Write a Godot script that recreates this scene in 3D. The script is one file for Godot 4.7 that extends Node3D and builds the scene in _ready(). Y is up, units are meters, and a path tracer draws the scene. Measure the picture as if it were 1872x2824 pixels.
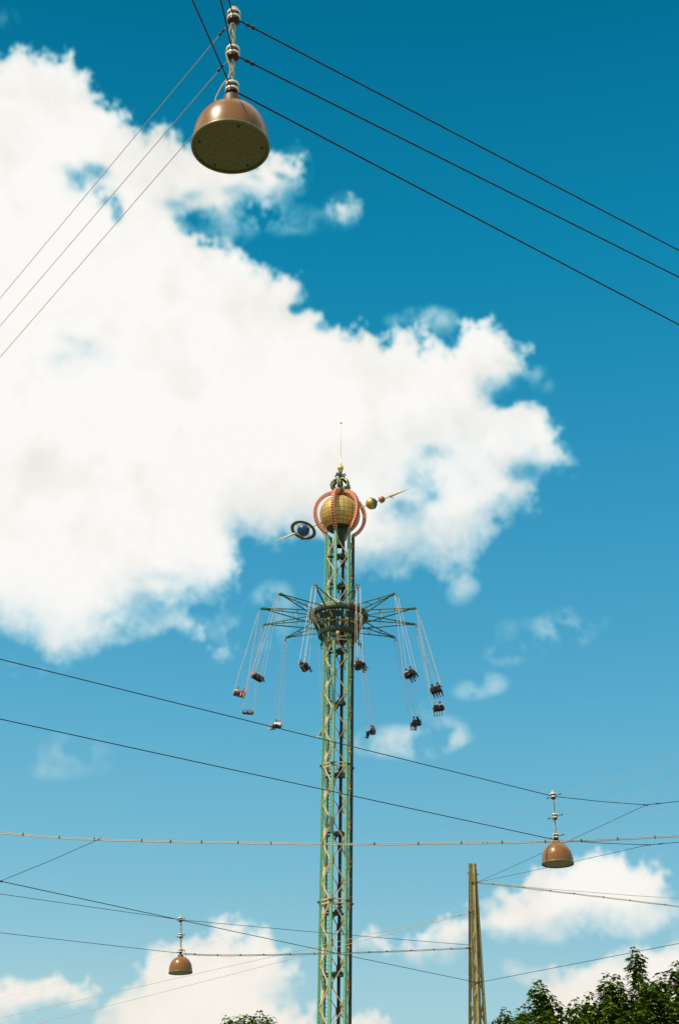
extends Node3D
# A swing ride tower seen from below through street lamps and their span wires. Metres, y up, the viewer stands at the origin looking along -z.

const LAMPS := [
	[Vector3(-0.722, 7.828, -7.002), Vector3(-0.026, 1.000, -0.000)],
	[Vector3(3.433, 6.886, -22.012), Vector3(-0.007, 1.000, -0.000)],
	[Vector3(-3.177, 6.603, -30.603), Vector3(-0.059, 0.998, -0.000)],
]
const WIRES := [
	["span_wire", "upper dark wire from the large foreground lamp down to the right edge", [Vector3(-0.751, 8.957, -7.002), Vector3(27.534, 8.957, -26.628)], 0.0058, "wire_dark", [Vector3(-0.644, 8.957, -7.076)]],
	["span_wire", "middle dark wire from the large foreground lamp down to the right edge", [Vector3(-0.742, 8.628, -7.002), Vector3(27.083, 8.628, -26.029)], 0.0058, "wire_dark", [Vector3(-0.635, 8.628, -7.076)]],
	["span_wire", "lower dark wire from the large foreground lamp down to the right edge", [Vector3(-0.734, 8.313, -7.002), Vector3(27.156, 8.313, -27.768)], 0.0058, "wire_dark", []],
	["stay_wire", "upper thin pale wire from the large foreground lamp down to the left edge", [Vector3(-0.751, 8.957, -7.002), Vector3(-14.247, 8.957, -26.464)], 0.0026, "wire_pale", [Vector3(-0.842, 8.957, -7.134)]],
	["stay_wire", "middle thin pale wire from the large foreground lamp down to the left edge", [Vector3(-0.742, 8.628, -7.002), Vector3(-13.982, 8.628, -26.129)], 0.0026, "wire_pale", [Vector3(-0.834, 8.628, -7.134)]],
	["stay_wire", "lower thin pale wire from the large foreground lamp down to the left edge", [Vector3(-0.734, 8.313, -7.002), Vector3(-13.806, 8.313, -26.181)], 0.0026, "wire_pale", []],
	["feeder_wire", "short dark wire rising above the topmost insulator of the foreground lamp", [Vector3(-0.751, 8.957, -7.002), Vector3(-3.330, 8.957, 8.788)], 0.0052, "wire_dark", []],
	["feeder_wire", "short dark wire rising behind the top insulator of the foreground lamp to the middle one", [Vector3(-0.742, 8.628, -7.002), Vector3(-2.454, 8.628, 8.906)], 0.0052, "wire_dark", []],
	["feeder_wire", "long dark wire slanting from the top edge onto the foreground lamp neck", [Vector3(-0.734, 8.313, -7.002), Vector3(-4.738, 8.313, 8.489)], 0.0052, "wire_dark", []],
	["span_wire", "upper of two dark wires crossing the tower towards the right lamp's top", [Vector3(-13.204, 7.951, -9.471), Vector3(3.426, 7.951, -22.012)], 0.0062, "wire_dark", []],
	["span_wire", "dark wire from right lamp's top insulator to a clamp near the right edge", [Vector3(3.426, 7.951, -22.012), Vector3(4.958, 7.931, -22.372), Vector3(8.199, 8.351, -22.338)], 0.0055, "wire_dark", [Vector3(4.958, 7.931, -22.372), Vector3(5.147, 7.955, -22.370)]],
	["span_wire", "lower of two dark wires crossing the tower towards the right lamp's neck", [Vector3(-13.120, 7.256, -9.926), Vector3(3.431, 7.256, -22.012)], 0.0062, "wire_dark", []],
	["span_wire", "dark wire from right lamp's neck to a lower clamp near the right edge", [Vector3(3.431, 7.256, -22.012), Vector3(4.890, 7.236, -22.163), Vector3(7.900, 7.596, -22.361)], 0.005, "wire_dark", [Vector3(4.890, 7.236, -22.163), Vector3(5.091, 7.260, -22.177)]],
	["cross_wire", "upper hair-thin cross wire running through the insulators of the right lamp", [Vector3(-19.688, 7.951, -54.657), Vector3(3.426, 7.951, -22.012), Vector3(11.516, 7.951, -10.586)], 0.0011, "wire_pale", [Vector3(3.351, 7.951, -22.118), Vector3(3.519, 7.951, -21.881)]],
	["cross_wire", "middle hair-thin cross wire running through the insulators of the right lamp", [Vector3(-19.686, 7.621, -54.657), Vector3(3.429, 7.621, -22.012), Vector3(11.519, 7.621, -10.586)], 0.0011, "wire_pale", [Vector3(3.353, 7.621, -22.118), Vector3(3.521, 7.621, -21.881)]],
	["cross_wire", "lower hair-thin cross wire running through the insulators of the right lamp", [Vector3(-19.684, 7.306, -54.657), Vector3(3.431, 7.306, -22.012), Vector3(11.521, 7.306, -10.586)], 0.0011, "wire_pale", [Vector3(3.355, 7.306, -22.118), Vector3(3.523, 7.306, -21.881)]],
	["cross_wire", "upper hair-thin cross wire running through the insulators of the left lamp", [Vector3(-26.355, 7.676, -63.249), Vector3(-3.240, 7.676, -30.603), Vector3(4.850, 7.676, -19.177)], 0.0011, "wire_pale", [Vector3(-3.315, 7.676, -30.709), Vector3(-3.148, 7.676, -30.473)]],
	["cross_wire", "middle hair-thin cross wire running through the insulators of the left lamp", [Vector3(-26.335, 7.346, -63.249), Vector3(-3.221, 7.346, -30.603), Vector3(4.869, 7.346, -19.177)], 0.0011, "wire_pale", [Vector3(-3.296, 7.346, -30.709), Vector3(-3.128, 7.346, -30.473)]],
	["cross_wire", "lower hair-thin cross wire running through the insulators of the left lamp", [Vector3(-26.317, 7.032, -63.249), Vector3(-3.202, 7.032, -30.603), Vector3(4.888, 7.032, -19.177)], 0.0011, "wire_pale", [Vector3(-3.278, 7.032, -30.709), Vector3(-3.110, 7.032, -30.472)]],
	["guy_wire", "upper dark guy wire from lattice mast to clamp right of the right lamp", [Vector3(3.441, 9.461, -34.680), Vector3(4.958, 7.931, -22.372)], 0.0042, "wire_dark", []],
	["guy_wire", "lower dark guy wire from lattice mast passing under the right lamp", [Vector3(3.441, 9.461, -34.680), Vector3(4.890, 7.236, -22.163)], 0.0042, "wire_dark", []],
	["span_wire", "dark wire from left edge knot past left lamp down to lattice mast", [Vector3(-8.175, 5.945, -15.456), Vector3(-4.877, 6.279, -20.936), Vector3(3.366, 7.116, -34.637)], 0.0062, "wire_dark", [Vector3(-4.877, 6.279, -20.936)]],
	["guy_wire", "short dark wire from left edge knot up to the thick pale cable", [Vector3(-4.877, 6.279, -20.936), Vector3(-3.667, 7.185, -22.008)], 0.0045, "wire_dark", [Vector3(-3.667, 7.185, -22.008)]],
	["span_wire", "dark wire rising from lattice mast clamp to the right above the trees", [Vector3(3.366, 7.116, -34.637), Vector3(14.143, 7.116, -19.168)], 0.0058, "wire_dark", [Vector3(3.366, 7.116, -34.637)]],
	["span_wire", "thin dark wire through the left lamp's top insulator to the lattice mast", [Vector3(-16.553, 7.676, -21.220), Vector3(-3.240, 7.676, -30.603), Vector3(3.189, 7.989, -34.724)], 0.0055, "wire_dark", []],
	["span_wire", "thin dark wire from the left edge to the left lamp's neck", [Vector3(-16.600, 6.992, -22.457), Vector3(-3.200, 6.992, -30.603)], 0.0055, "wire_dark", []],
	["stay_wire", "upper of two thin pale wires slanting from mast behind tower to bottom left", [Vector3(3.211, 8.755, -34.702), Vector3(-19.565, 8.755, -63.327)], 0.006, "wire_pale", []],
	["stay_wire", "lower of two thin pale wires slanting from mast behind tower to bottom left", [Vector3(3.211, 8.725, -34.702), Vector3(-14.511, 8.750, -60.435)], 0.006, "wire_pale", []],
	["stay_wire", "thin pale wire above the clipped cable running right from the mast", [Vector3(3.441, 9.461, -34.680), Vector3(6.475, 9.461, -35.670), Vector3(8.646, 9.461, -36.172), Vector3(12.988, 9.461, -37.178)], 0.006, "wire_pale", []],
]
const CABLES := [
	["thick pale cable with clips spanning the whole width below the right lamp's neck", [Vector3(-7.458, 7.687, -23.072), Vector3(-5.336, 7.391, -22.460), Vector3(-3.667, 7.185, -22.008), Vector3(0.032, 6.965, -21.233), Vector3(3.308, 7.039, -21.216), Vector3(5.409, 7.407, -22.226), Vector3(7.563, 7.752, -23.021)], 0.62, 0.0075],
	["twisted dark cable with clips from the left lamp across tower to mast", [Vector3(-3.140, 6.987, -30.583), Vector3(-2.180, 7.102, -31.346), Vector3(0.335, 7.418, -32.685), Vector3(3.185, 7.918, -34.704)], 0.6, 0.008],
	["pale clipped cable running right from the top of the lattice mast", [Vector3(3.441, 9.461, -34.680), Vector3(4.606, 9.461, -35.166), Vector3(6.528, 9.451, -35.991), Vector3(8.827, 9.441, -37.011), Vector3(13.424, 9.421, -39.051)], 0.9, 0.008],
]
const MAST_AT := Vector3(3.348, 9.944, -34.839)
const MAST_CLAMPS := [Vector3(3.441, 9.461, -34.680), Vector3(3.211, 8.755, -34.702), Vector3(3.185, 7.918, -34.704), Vector3(3.366, 7.116, -34.637)]
const SHOOTS := [
	[Vector3(6.016, 9.186, -55.676), Vector3(6.354, 9.548, -55.638), Vector3(6.782, 9.372, -56.595), Vector3(7.014, 9.555, -54.551), Vector3(7.507, 10.427, -54.485), Vector3(7.842, 10.269, -55.448), Vector3(8.003, 9.854, -54.415), Vector3(6.691, 9.111, -53.584), Vector3(7.101, 9.058, -53.531), Vector3(7.621, 9.154, -53.459)],
	[Vector3(8.389, 9.288, -54.356), Vector3(8.782, 9.742, -54.294), Vector3(8.858, 9.291, -53.268), Vector3(9.314, 9.914, -54.206), Vector3(9.717, 9.620, -55.151), Vector3(9.985, 10.572, -54.086), Vector3(10.345, 10.528, -54.018), Vector3(9.840, 9.527, -53.096), Vector3(8.572, 8.808, -52.302)],
	[Vector3(10.772, 10.119, -55.973), Vector3(11.042, 11.485, -53.880), Vector3(10.908, 10.119, -54.927), Vector3(11.109, 10.255, -52.845), Vector3(11.607, 10.255, -53.761), Vector3(12.109, 10.771, -54.675), Vector3(12.434, 10.953, -53.576), Vector3(12.727, 10.842, -53.507), Vector3(11.818, 9.788, -52.691), Vector3(10.694, 9.362, -51.910), Vector3(10.171, 8.981, -52.015), Vector3(13.200, 10.520, -53.393)],
	[Vector3(-3.311, 7.828, -45.881), Vector3(-3.167, 7.740, -45.891), Vector3(-2.973, 7.671, -45.904), Vector3(-2.881, 7.892, -45.910), Vector3(-2.741, 7.882, -45.918), Vector3(-2.611, 7.824, -45.926), Vector3(-2.480, 7.729, -45.933), Vector3(-2.407, 7.828, -45.937), Vector3(-2.261, 8.013, -45.944), Vector3(-2.089, 7.852, -45.953), Vector3(-1.934, 7.800, -45.959), Vector3(-1.828, 7.692, -45.964)],
]
var CLOUD_SHAPES := [
	PackedVector2Array([Vector2(-22.86, 39.15), Vector2(-19.69, 42.53), Vector2(-16.10, 43.65), Vector2(-15.30, 44.12), Vector2(-14.69, 44.01), Vector2(-14.00, 44.08), Vector2(-13.23, 44.25), Vector2(-12.88, 43.94), Vector2(-12.22, 43.57), Vector2(-12.05, 43.11), Vector2(-11.24, 42.99), Vector2(-10.41, 42.74), Vector2(-9.77, 42.45), Vector2(-9.42, 42.05), Vector2(-8.99, 41.77), Vector2(-8.33, 42.10), Vector2(-7.73, 42.07), Vector2(-7.09, 41.67), Vector2(-6.46, 41.23), Vector2(-4.63, 40.70), Vector2(-3.09, 41.52), Vector2(-2.09, 41.61), Vector2(-1.75, 41.08), Vector2(-1.85, 40.50), Vector2(-2.52, 39.98), Vector2(-3.19, 39.45), Vector2(-4.55, 39.38), Vector2(-5.30, 39.00), Vector2(-6.64, 38.73), Vector2(-6.78, 38.05), Vector2(-5.78, 37.54), Vector2(-4.43, 37.38), Vector2(-3.65, 37.08), Vector2(-2.87, 36.78), Vector2(-1.72, 36.56), Vector2(-1.49, 36.31), Vector2(-1.55, 35.80), Vector2(-1.65, 35.42), Vector2(-1.02, 35.22), Vector2(-0.83, 34.88), Vector2(0.02, 34.67), Vector2(0.93, 34.57), Vector2(1.36, 34.43), Vector2(1.77, 34.05), Vector2(2.33, 34.36), Vector2(3.08, 34.51), Vector2(3.48, 34.16), Vector2(4.55, 34.16), Vector2(5.12, 34.62), Vector2(5.78, 34.81), Vector2(6.42, 34.61), Vector2(6.95, 34.10), Vector2(7.29, 33.65), Vector2(8.20, 33.67), Vector2(8.27, 33.38), Vector2(7.81, 32.90), Vector2(7.23, 32.38), Vector2(6.58, 31.99), Vector2(6.56, 31.54), Vector2(7.61, 31.48), Vector2(8.58, 31.29), Vector2(8.87, 30.45), Vector2(8.91, 29.75), Vector2(9.14, 29.22), Vector2(9.06, 28.71), Vector2(8.31, 28.50), Vector2(8.37, 27.82), Vector2(7.97, 27.22), Vector2(7.87, 26.73), Vector2(7.17, 26.66), Vector2(6.64, 26.34), Vector2(6.38, 25.92), Vector2(5.66, 25.43), Vector2(4.80, 25.01), Vector2(4.04, 25.10), Vector2(2.85, 25.38), Vector2(2.08, 24.95), Vector2(0.88, 24.95), Vector2(-0.04, 25.08), Vector2(-0.65, 25.73), Vector2(-1.44, 26.10), Vector2(-2.12, 25.92), Vector2(-2.53, 25.37), Vector2(-3.06, 25.72), Vector2(-3.47, 26.10), Vector2(-3.75, 26.19), Vector2(-3.80, 25.77), Vector2(-3.96, 24.81), Vector2(-4.10, 24.18), Vector2(-4.74, 23.63), Vector2(-5.57, 23.39), Vector2(-5.85, 23.10), Vector2(-5.51, 22.39), Vector2(-4.82, 21.86), Vector2(-4.07, 21.86), Vector2(-3.98, 21.55), Vector2(-4.63, 21.39), Vector2(-5.47, 21.82), Vector2(-6.31, 22.03), Vector2(-7.30, 22.01), Vector2(-7.96, 22.10), Vector2(-8.57, 21.62), Vector2(-9.51, 21.20), Vector2(-10.28, 20.91), Vector2(-10.80, 20.56), Vector2(-11.23, 20.88), Vector2(-11.68, 21.34), Vector2(-12.25, 21.45), Vector2(-12.75, 21.65), Vector2(-15.88, 21.63), Vector2(-19.82, 25.00)]),
	PackedVector2Array([Vector2(4.59, 11.71), Vector2(5.07, 11.93), Vector2(5.89, 12.10), Vector2(6.61, 12.35), Vector2(6.95, 12.89), Vector2(7.37, 13.12), Vector2(8.08, 13.51), Vector2(8.53, 13.78), Vector2(8.94, 13.70), Vector2(9.41, 13.97), Vector2(10.01, 13.72), Vector2(10.14, 13.49), Vector2(10.51, 13.65), Vector2(10.89, 13.32), Vector2(11.16, 13.08), Vector2(11.39, 12.75), Vector2(11.42, 12.32), Vector2(11.17, 11.36), Vector2(10.54, 10.84), Vector2(10.03, 10.58), Vector2(9.39, 10.67), Vector2(8.54, 10.50), Vector2(7.53, 10.32), Vector2(6.03, 10.26), Vector2(5.28, 10.63), Vector2(4.35, 11.07)]),
	PackedVector2Array([Vector2(0.65, 10.23), Vector2(1.17, 10.86), Vector2(1.57, 10.75), Vector2(2.27, 10.40), Vector2(2.81, 10.37), Vector2(2.99, 10.77), Vector2(3.66, 11.38), Vector2(4.21, 11.63), Vector2(4.96, 11.55), Vector2(5.09, 10.74), Vector2(4.32, 10.11), Vector2(3.07, 9.70), Vector2(2.00, 9.76), Vector2(1.17, 10.07)]),
	PackedVector2Array([Vector2(7.24, 8.52), Vector2(7.61, 9.14), Vector2(8.33, 9.39), Vector2(8.98, 9.83), Vector2(9.64, 10.02), Vector2(10.52, 10.17), Vector2(11.23, 10.43), Vector2(11.82, 10.57), Vector2(12.88, 10.87), Vector2(14.55, 10.49), Vector2(14.86, 8.34), Vector2(14.02, 5.71), Vector2(6.79, 5.78), Vector2(7.02, 7.60)]),
	PackedVector2Array([Vector2(-13.46, 8.06), Vector2(-12.11, 8.43), Vector2(-11.27, 8.49), Vector2(-10.78, 8.44), Vector2(-10.07, 8.60), Vector2(-9.22, 8.68), Vector2(-8.53, 8.45), Vector2(-8.14, 8.28), Vector2(-8.01, 7.97), Vector2(-8.61, 7.60), Vector2(-10.28, 7.15), Vector2(-12.18, 6.62), Vector2(-13.32, 6.86)]),
	PackedVector2Array([Vector2(-7.10, 8.19), Vector2(-6.95, 8.51), Vector2(-6.92, 9.04), Vector2(-6.60, 9.49), Vector2(-6.14, 10.07), Vector2(-5.79, 10.21), Vector2(-5.35, 10.13), Vector2(-5.08, 10.33), Vector2(-4.92, 10.10), Vector2(-4.61, 10.20), Vector2(-4.33, 10.62), Vector2(-4.05, 10.95), Vector2(-3.54, 10.84), Vector2(-3.32, 10.41), Vector2(-2.77, 10.68), Vector2(-2.39, 10.59), Vector2(-2.11, 10.20), Vector2(-1.71, 10.08), Vector2(-1.06, 9.87), Vector2(-0.94, 9.52), Vector2(-1.06, 9.00), Vector2(-1.47, 8.84), Vector2(-1.87, 8.53), Vector2(-1.64, 8.33), Vector2(-1.03, 8.38), Vector2(-0.51, 8.38), Vector2(-0.36, 7.27), Vector2(-0.70, 5.74), Vector2(-7.59, 5.59), Vector2(-7.65, 7.25)]),
	PackedVector2Array([Vector2(0.66, 7.56), Vector2(1.18, 7.72), Vector2(1.77, 7.63), Vector2(2.35, 6.99), Vector2(2.34, 5.92), Vector2(0.45, 5.91)]),
	PackedVector2Array([Vector2(-0.52, 39.60), Vector2(-0.13, 39.79), Vector2(0.15, 39.54), Vector2(0.46, 39.41), Vector2(0.15, 39.18), Vector2(-0.12, 39.04), Vector2(-0.36, 39.29)]),
]
const CLOUD_GAPS := [[-11.15, 39.82, 0.70, 0.38, 0.80], [-12.04, 39.29, 0.49, 0.45, 1.00], [-10.71, 39.06, 0.70, 0.35, 1.50], [-10.04, 38.56, 0.28, 0.49, 1.50], [-12.50, 39.63, 0.42, 0.24, 0.40], [-7.55, 39.16, 0.59, 0.24, 0.50], [-6.71, 39.56, 0.35, 0.21, 0.35], [-4.57, 39.71, 0.70, 0.35, 0.70], [-4.82, 38.95, 0.63, 0.28, 0.60], [-2.99, 39.46, 0.87, 0.70, 0.80], [-2.03, 40.00, 0.52, 0.42, 0.70], [-5.86, 38.66, 0.77, 0.31, 1.00], [-4.47, 38.05, 1.05, 0.35, 1.00], [-3.13, 38.29, 0.87, 0.52, 0.90], [-6.99, 38.37, 0.38, 0.38, 0.70], [-7.31, 38.68, 0.35, 0.21, 0.50], [-4.02, 40.41, 0.35, 0.17, 0.40], [-2.85, 40.71, 0.45, 0.16, 0.50], [-11.53, 32.36, 0.63, 0.42, 0.42], [-10.45, 33.01, 0.70, 0.49, 0.36], [-11.38, 33.32, 0.52, 0.24, 0.22], [-1.91, 35.28, 0.28, 0.24, 1.00], [-0.95, 34.58, 0.31, 0.24, 0.60], [6.76, 31.98, 0.45, 0.35, 0.90], [8.04, 32.33, 0.78, 0.45, 1.20], [8.37, 31.88, 0.45, 0.52, 0.80], [3.81, 29.50, 0.77, 0.38, 0.40], [3.34, 28.21, 0.77, 0.80, 0.45], [3.77, 27.59, 0.45, 0.28, 0.35], [2.11, 27.26, 0.70, 0.38, 0.55], [7.81, 28.55, 0.91, 0.38, 0.80], [5.54, 28.49, 3.14, 1.92, 0.26], [1.67, 25.52, 0.70, 0.42, 0.50], [2.89, 27.00, 0.70, 0.52, 0.30], [-7.37, 24.16, 0.87, 0.35, 0.40], [-7.30, 23.12, 0.96, 0.59, 0.70], [-6.57, 23.43, 0.70, 0.35, 0.40], [-5.87, 22.87, 0.52, 0.45, 0.50], [-2.46, 25.76, 0.35, 0.21, 0.40], [3.09, 34.27, 0.17, 0.28, 0.70], [5.27, 11.78, 0.87, 0.31, 0.50], [9.61, 9.65, 0.52, 0.38, 0.60], [7.87, 9.76, 0.52, 0.24, 0.60]]
const CLOUD_WISPS := [[-3.34, 38.61, 1.05, 0.35, 0.45], [-4.53, 39.05, 1.40, 0.59, 0.70], [-3.80, 39.92, 1.05, 0.70, 0.70], [-6.10, 39.28, 0.87, 0.52, 0.60], [-5.25, 38.17, 1.05, 0.45, 0.45], [-1.80, 39.01, 0.87, 0.52, 0.30], [-0.14, 39.37, 0.59, 0.59, 0.30], [-2.06, 40.91, 0.52, 0.63, 0.55], [-3.54, 38.69, 0.52, 0.28, 0.45], [3.57, 34.86, 0.80, 0.42, 0.85], [2.17, 34.84, 0.38, 0.17, 0.35], [8.17, 32.97, 0.45, 0.42, 0.50], [8.40, 32.31, 0.38, 0.35, 0.30], [8.77, 22.42, 1.08, 0.66, 0.62], [5.25, 20.37, 0.77, 0.38, 0.60], [2.93, 18.19, 1.57, 0.45, 0.85], [4.14, 18.43, 0.63, 0.59, 0.70], [4.71, 24.18, 0.38, 0.38, 0.50], [6.95, 22.03, 1.40, 0.70, 0.22], [6.11, 21.54, 0.87, 0.35, 0.30], [3.44, 19.38, 0.42, 0.35, 0.35], [-2.72, 23.45, 0.87, 0.70, 0.70], [-4.37, 22.87, 1.05, 0.52, 0.50], [-3.19, 22.48, 1.22, 0.52, 0.55], [-16.27, 45.00, 0.63, 0.38, 0.45], [-9.60, 17.09, 1.05, 0.70, 0.30], [6.08, 9.47, 0.52, 0.24, 0.60], [6.81, 9.15, 0.52, 0.24, 0.40], [-9.49, 38.45, 0.70, 0.52, 0.40], [-11.51, 20.54, 1.05, 0.35, 0.50], [8.40, 29.72, 0.70, 0.87, 0.40], [11.47, 10.30, 0.70, 0.52, 0.50], [11.37, 11.72, 0.52, 0.52, 0.30]]

const TOWER := Vector3(0.05, 0.0, -131.0)
const LEG_RADIUS := 1.4
const LEG_ANGLES := [-77.0, -17.0, 43.0, 103.0, 163.0, 223.0]
const BAY := 3.64
const NODE_Y := 45.58
const LEG_TOP := 66.75
const GLOBE_Y := 68.85
const RING_Y := 57.5
const TIP_RADIUS := 7.6
const SEAT_RADIUS := 9.85
const SEAT_DROP := 9.1

var mats := {}
var taken := {}
var rng := RandomNumberGenerator.new()

# ------------------------------------------------------------------ naming
func numbered(called: String) -> String:
	var k: int = taken.get(called, 0)
	taken[called] = k + 1
	return called if k == 0 else "%s_%03d" % [called, k]

func tag(o: Node, label: String, category: String, group := "") -> void:
	o.set_meta("label", label)
	o.set_meta("category", category)
	if group != "":
		o.set_meta("group", group)

func thing(called: String, label: String, category: String, xf := Transform3D.IDENTITY, group := "") -> Node3D:
	var o := Node3D.new()
	o.name = numbered(called)
	add_child(o)
	o.transform = xf
	tag(o, label, category, group)
	return o

func node_part(called: String, parent: Node3D, xf := Transform3D.IDENTITY) -> Node3D:
	var o := Node3D.new()
	o.name = called
	parent.add_child(o, true)
	o.transform = xf
	return o

func part(called: String, mesh: Mesh, m: Material, parent: Node3D, xf := Transform3D.IDENTITY) -> MeshInstance3D:
	var o := MeshInstance3D.new()
	o.name = called
	o.mesh = mesh
	o.material_override = m
	parent.add_child(o, true)
	o.transform = xf
	return o

# ------------------------------------------------------------------ shapes
func st_new() -> SurfaceTool:
	var st := SurfaceTool.new()
	st.begin(Mesh.PRIMITIVE_TRIANGLES)
	return st

func tri(st: SurfaceTool, a: Vector3, b: Vector3, c: Vector3, na: Vector3, nb: Vector3, nc: Vector3) -> void:
	if (c - a).cross(b - a).dot(na + nb + nc) < 0.0:
		var t := b
		b = c
		c = t
		t = nb
		nb = nc
		nc = t
	st.set_normal(na)
	st.add_vertex(a)
	st.set_normal(nb)
	st.add_vertex(b)
	st.set_normal(nc)
	st.add_vertex(c)

func flat(st: SurfaceTool, a: Vector3, b: Vector3, c: Vector3, d: Vector3, n: Vector3) -> void:
	tri(st, a, b, c, n, n, n)
	tri(st, a, c, d, n, n, n)

func tube(st: SurfaceTool, pts: Array, radii: Array, sides := 6, caps := true, twist := 0.0) -> void:
	var n := pts.size()
	var rings := []
	var norms := []
	var side := Vector3.ZERO
	for i in n:
		var a: Vector3 = pts[maxi(i - 1, 0)]
		var b: Vector3 = pts[mini(i + 1, n - 1)]
		var t := (b - a).normalized()
		if i == 0:
			side = t.cross(Vector3.UP if absf(t.y) < 0.9 else Vector3.RIGHT).normalized()
		else:
			side = (side - t * side.dot(t)).normalized()
		var up := t.cross(side)
		var r: float = radii[mini(i, radii.size() - 1)]
		var ring := []
		var nrm := []
		for k in sides:
			var w := TAU * k / sides + twist
			var v := side * cos(w) + up * sin(w)
			ring.append(pts[i] + v * r)
			nrm.append(v)
		rings.append(ring)
		norms.append(nrm)
	for i in n - 1:
		for k in sides:
			var j := (k + 1) % sides
			tri(st, rings[i][k], rings[i][j], rings[i + 1][j], norms[i][k], norms[i][j], norms[i + 1][j])
			tri(st, rings[i][k], rings[i + 1][j], rings[i + 1][k], norms[i][k], norms[i + 1][j], norms[i + 1][k])
	if caps:
		for e in [0, n - 1]:
			var f: Vector3 = ((pts[0] - pts[1]) if e == 0 else (pts[n - 1] - pts[n - 2])).normalized()
			for k in sides:
				tri(st, pts[e], rings[e][k], rings[e][(k + 1) % sides], f, f, f)

func rod(a: Vector3, b: Vector3, r: float, sides := 6) -> Mesh:
	var st := st_new()
	tube(st, [a, b], [r], sides)
	return st.commit()

func lathe(st: SurfaceTool, profile: Array, seg := 24, xf := Transform3D.IDENTITY, from := 0.0, to := TAU) -> void:
	# profile: Vector2(radius, height) from bottom to top or round; smooth unless two points repeat
	var n := profile.size()
	var pn := []
	for i in n - 1:
		var d: Vector2 = profile[i + 1] - profile[i]
		pn.append(Vector2(d.y, -d.x).normalized())
	for i in n - 1:
		if (profile[i + 1] - profile[i]).length() < 1e-6:
			continue
		var n0: Vector2 = pn[i]
		var n1: Vector2 = pn[i]
		if i > 0 and pn[i - 1].length() > 0.5 and pn[i - 1].dot(pn[i]) > 0.6:
			n0 = (pn[i - 1] + pn[i]).normalized()
		if i < n - 2 and pn[i + 1].length() > 0.5 and pn[i + 1].dot(pn[i]) > 0.6:
			n1 = (pn[i + 1] + pn[i]).normalized()
		for k in seg:
			var w0 := lerpf(from, to, float(k) / seg)
			var w1 := lerpf(from, to, float(k + 1) / seg)
			var c0 := Vector3(sin(w0), 0, cos(w0))
			var c1 := Vector3(sin(w1), 0, cos(w1))
			var p: Vector2 = profile[i]
			var q: Vector2 = profile[i + 1]
			var a := xf * (c0 * p.x + Vector3.UP * p.y)
			var b := xf * (c1 * p.x + Vector3.UP * p.y)
			var c := xf * (c1 * q.x + Vector3.UP * q.y)
			var d := xf * (c0 * q.x + Vector3.UP * q.y)
			var bs := xf.basis
			var na := (bs * (c0 * n0.x + Vector3.UP * n0.y)).normalized()
			var nb := (bs * (c1 * n0.x + Vector3.UP * n0.y)).normalized()
			var nc := (bs * (c1 * n1.x + Vector3.UP * n1.y)).normalized()
			var nd := (bs * (c0 * n1.x + Vector3.UP * n1.y)).normalized()
			if p.x > 1e-5:
				tri(st, a, b, c, na, nb, nc)
			if q.x > 1e-5:
				tri(st, a, c, d, na, nc, nd)

func lathed(profile: Array, seg := 24) -> Mesh:
	var st := st_new()
	lathe(st, profile, seg)
	return st.commit()

func ball(r: float, seg := 20) -> Mesh:
	var p := []
	for i in 11:
		var w := PI * i / 10.0 - PI / 2
		p.append(Vector2(r * cos(w) if i > 0 and i < 10 else 0.0, r * sin(w)))
	return lathed(p, seg)

func box(st: SurfaceTool, xf: Transform3D, size: Vector3, bevel := 0.0) -> void:
	var h := size * 0.5
	var bs := xf.basis.orthonormalized()
	for axis in 3:
		for s in [-1.0, 1.0]:
			var n := Vector3.ZERO
			n[axis] = s
			var u := Vector3.ZERO
			var v := Vector3.ZERO
			u[(axis + 1) % 3] = h[(axis + 1) % 3] - bevel
			v[(axis + 2) % 3] = h[(axis + 2) % 3] - bevel
			var c := n * h[axis]
			flat(st, xf * (c - u - v), xf * (c + u - v), xf * (c + u + v), xf * (c - u + v), bs * n)
	if bevel > 0.0:
		for axis in 3:
			var b := (axis + 1) % 3
			var c := (axis + 2) % 3
			for sb in [-1.0, 1.0]:
				for sc in [-1.0, 1.0]:
					var p := Vector3.ZERO
					var q := Vector3.ZERO
					p[b] = sb * h[b]
					p[c] = sc * (h[c] - bevel)
					q[b] = sb * (h[b] - bevel)
					q[c] = sc * h[c]
					var l := Vector3.ZERO
					l[axis] = h[axis] - bevel
					var n := Vector3.ZERO
					n[b] = sb
					n[c] = sc
					flat(st, xf * (p - l), xf * (p + l), xf * (q + l), xf * (q - l), (bs * n).normalized())

func boxed(size: Vector3, bevel := 0.0) -> Mesh:
	var st := st_new()
	box(st, Transform3D.IDENTITY, size, bevel)
	return st.commit()

func along(a: Vector3, b: Vector3, hint := Vector3.UP) -> Transform3D:
	# y axis from a to b, x axis near hint; origin at the middle, y scaled to the length
	var y := (b - a)
	var t := y.normalized()
	var x := (hint - t * hint.dot(t)).normalized()
	return Transform3D(Basis(x, y, x.cross(t)), (a + b) * 0.5)

func yaw(deg: float) -> Basis:
	return Basis(Vector3.UP, deg_to_rad(deg))

func polar(deg: float, r: float, y := 0.0) -> Vector3:
	return Vector3(sin(deg_to_rad(deg)) * r, y, cos(deg_to_rad(deg)) * r)

# ------------------------------------------------------------------ materials
func srgb(c: Color) -> Color:
	return c.linear_to_srgb()

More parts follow.
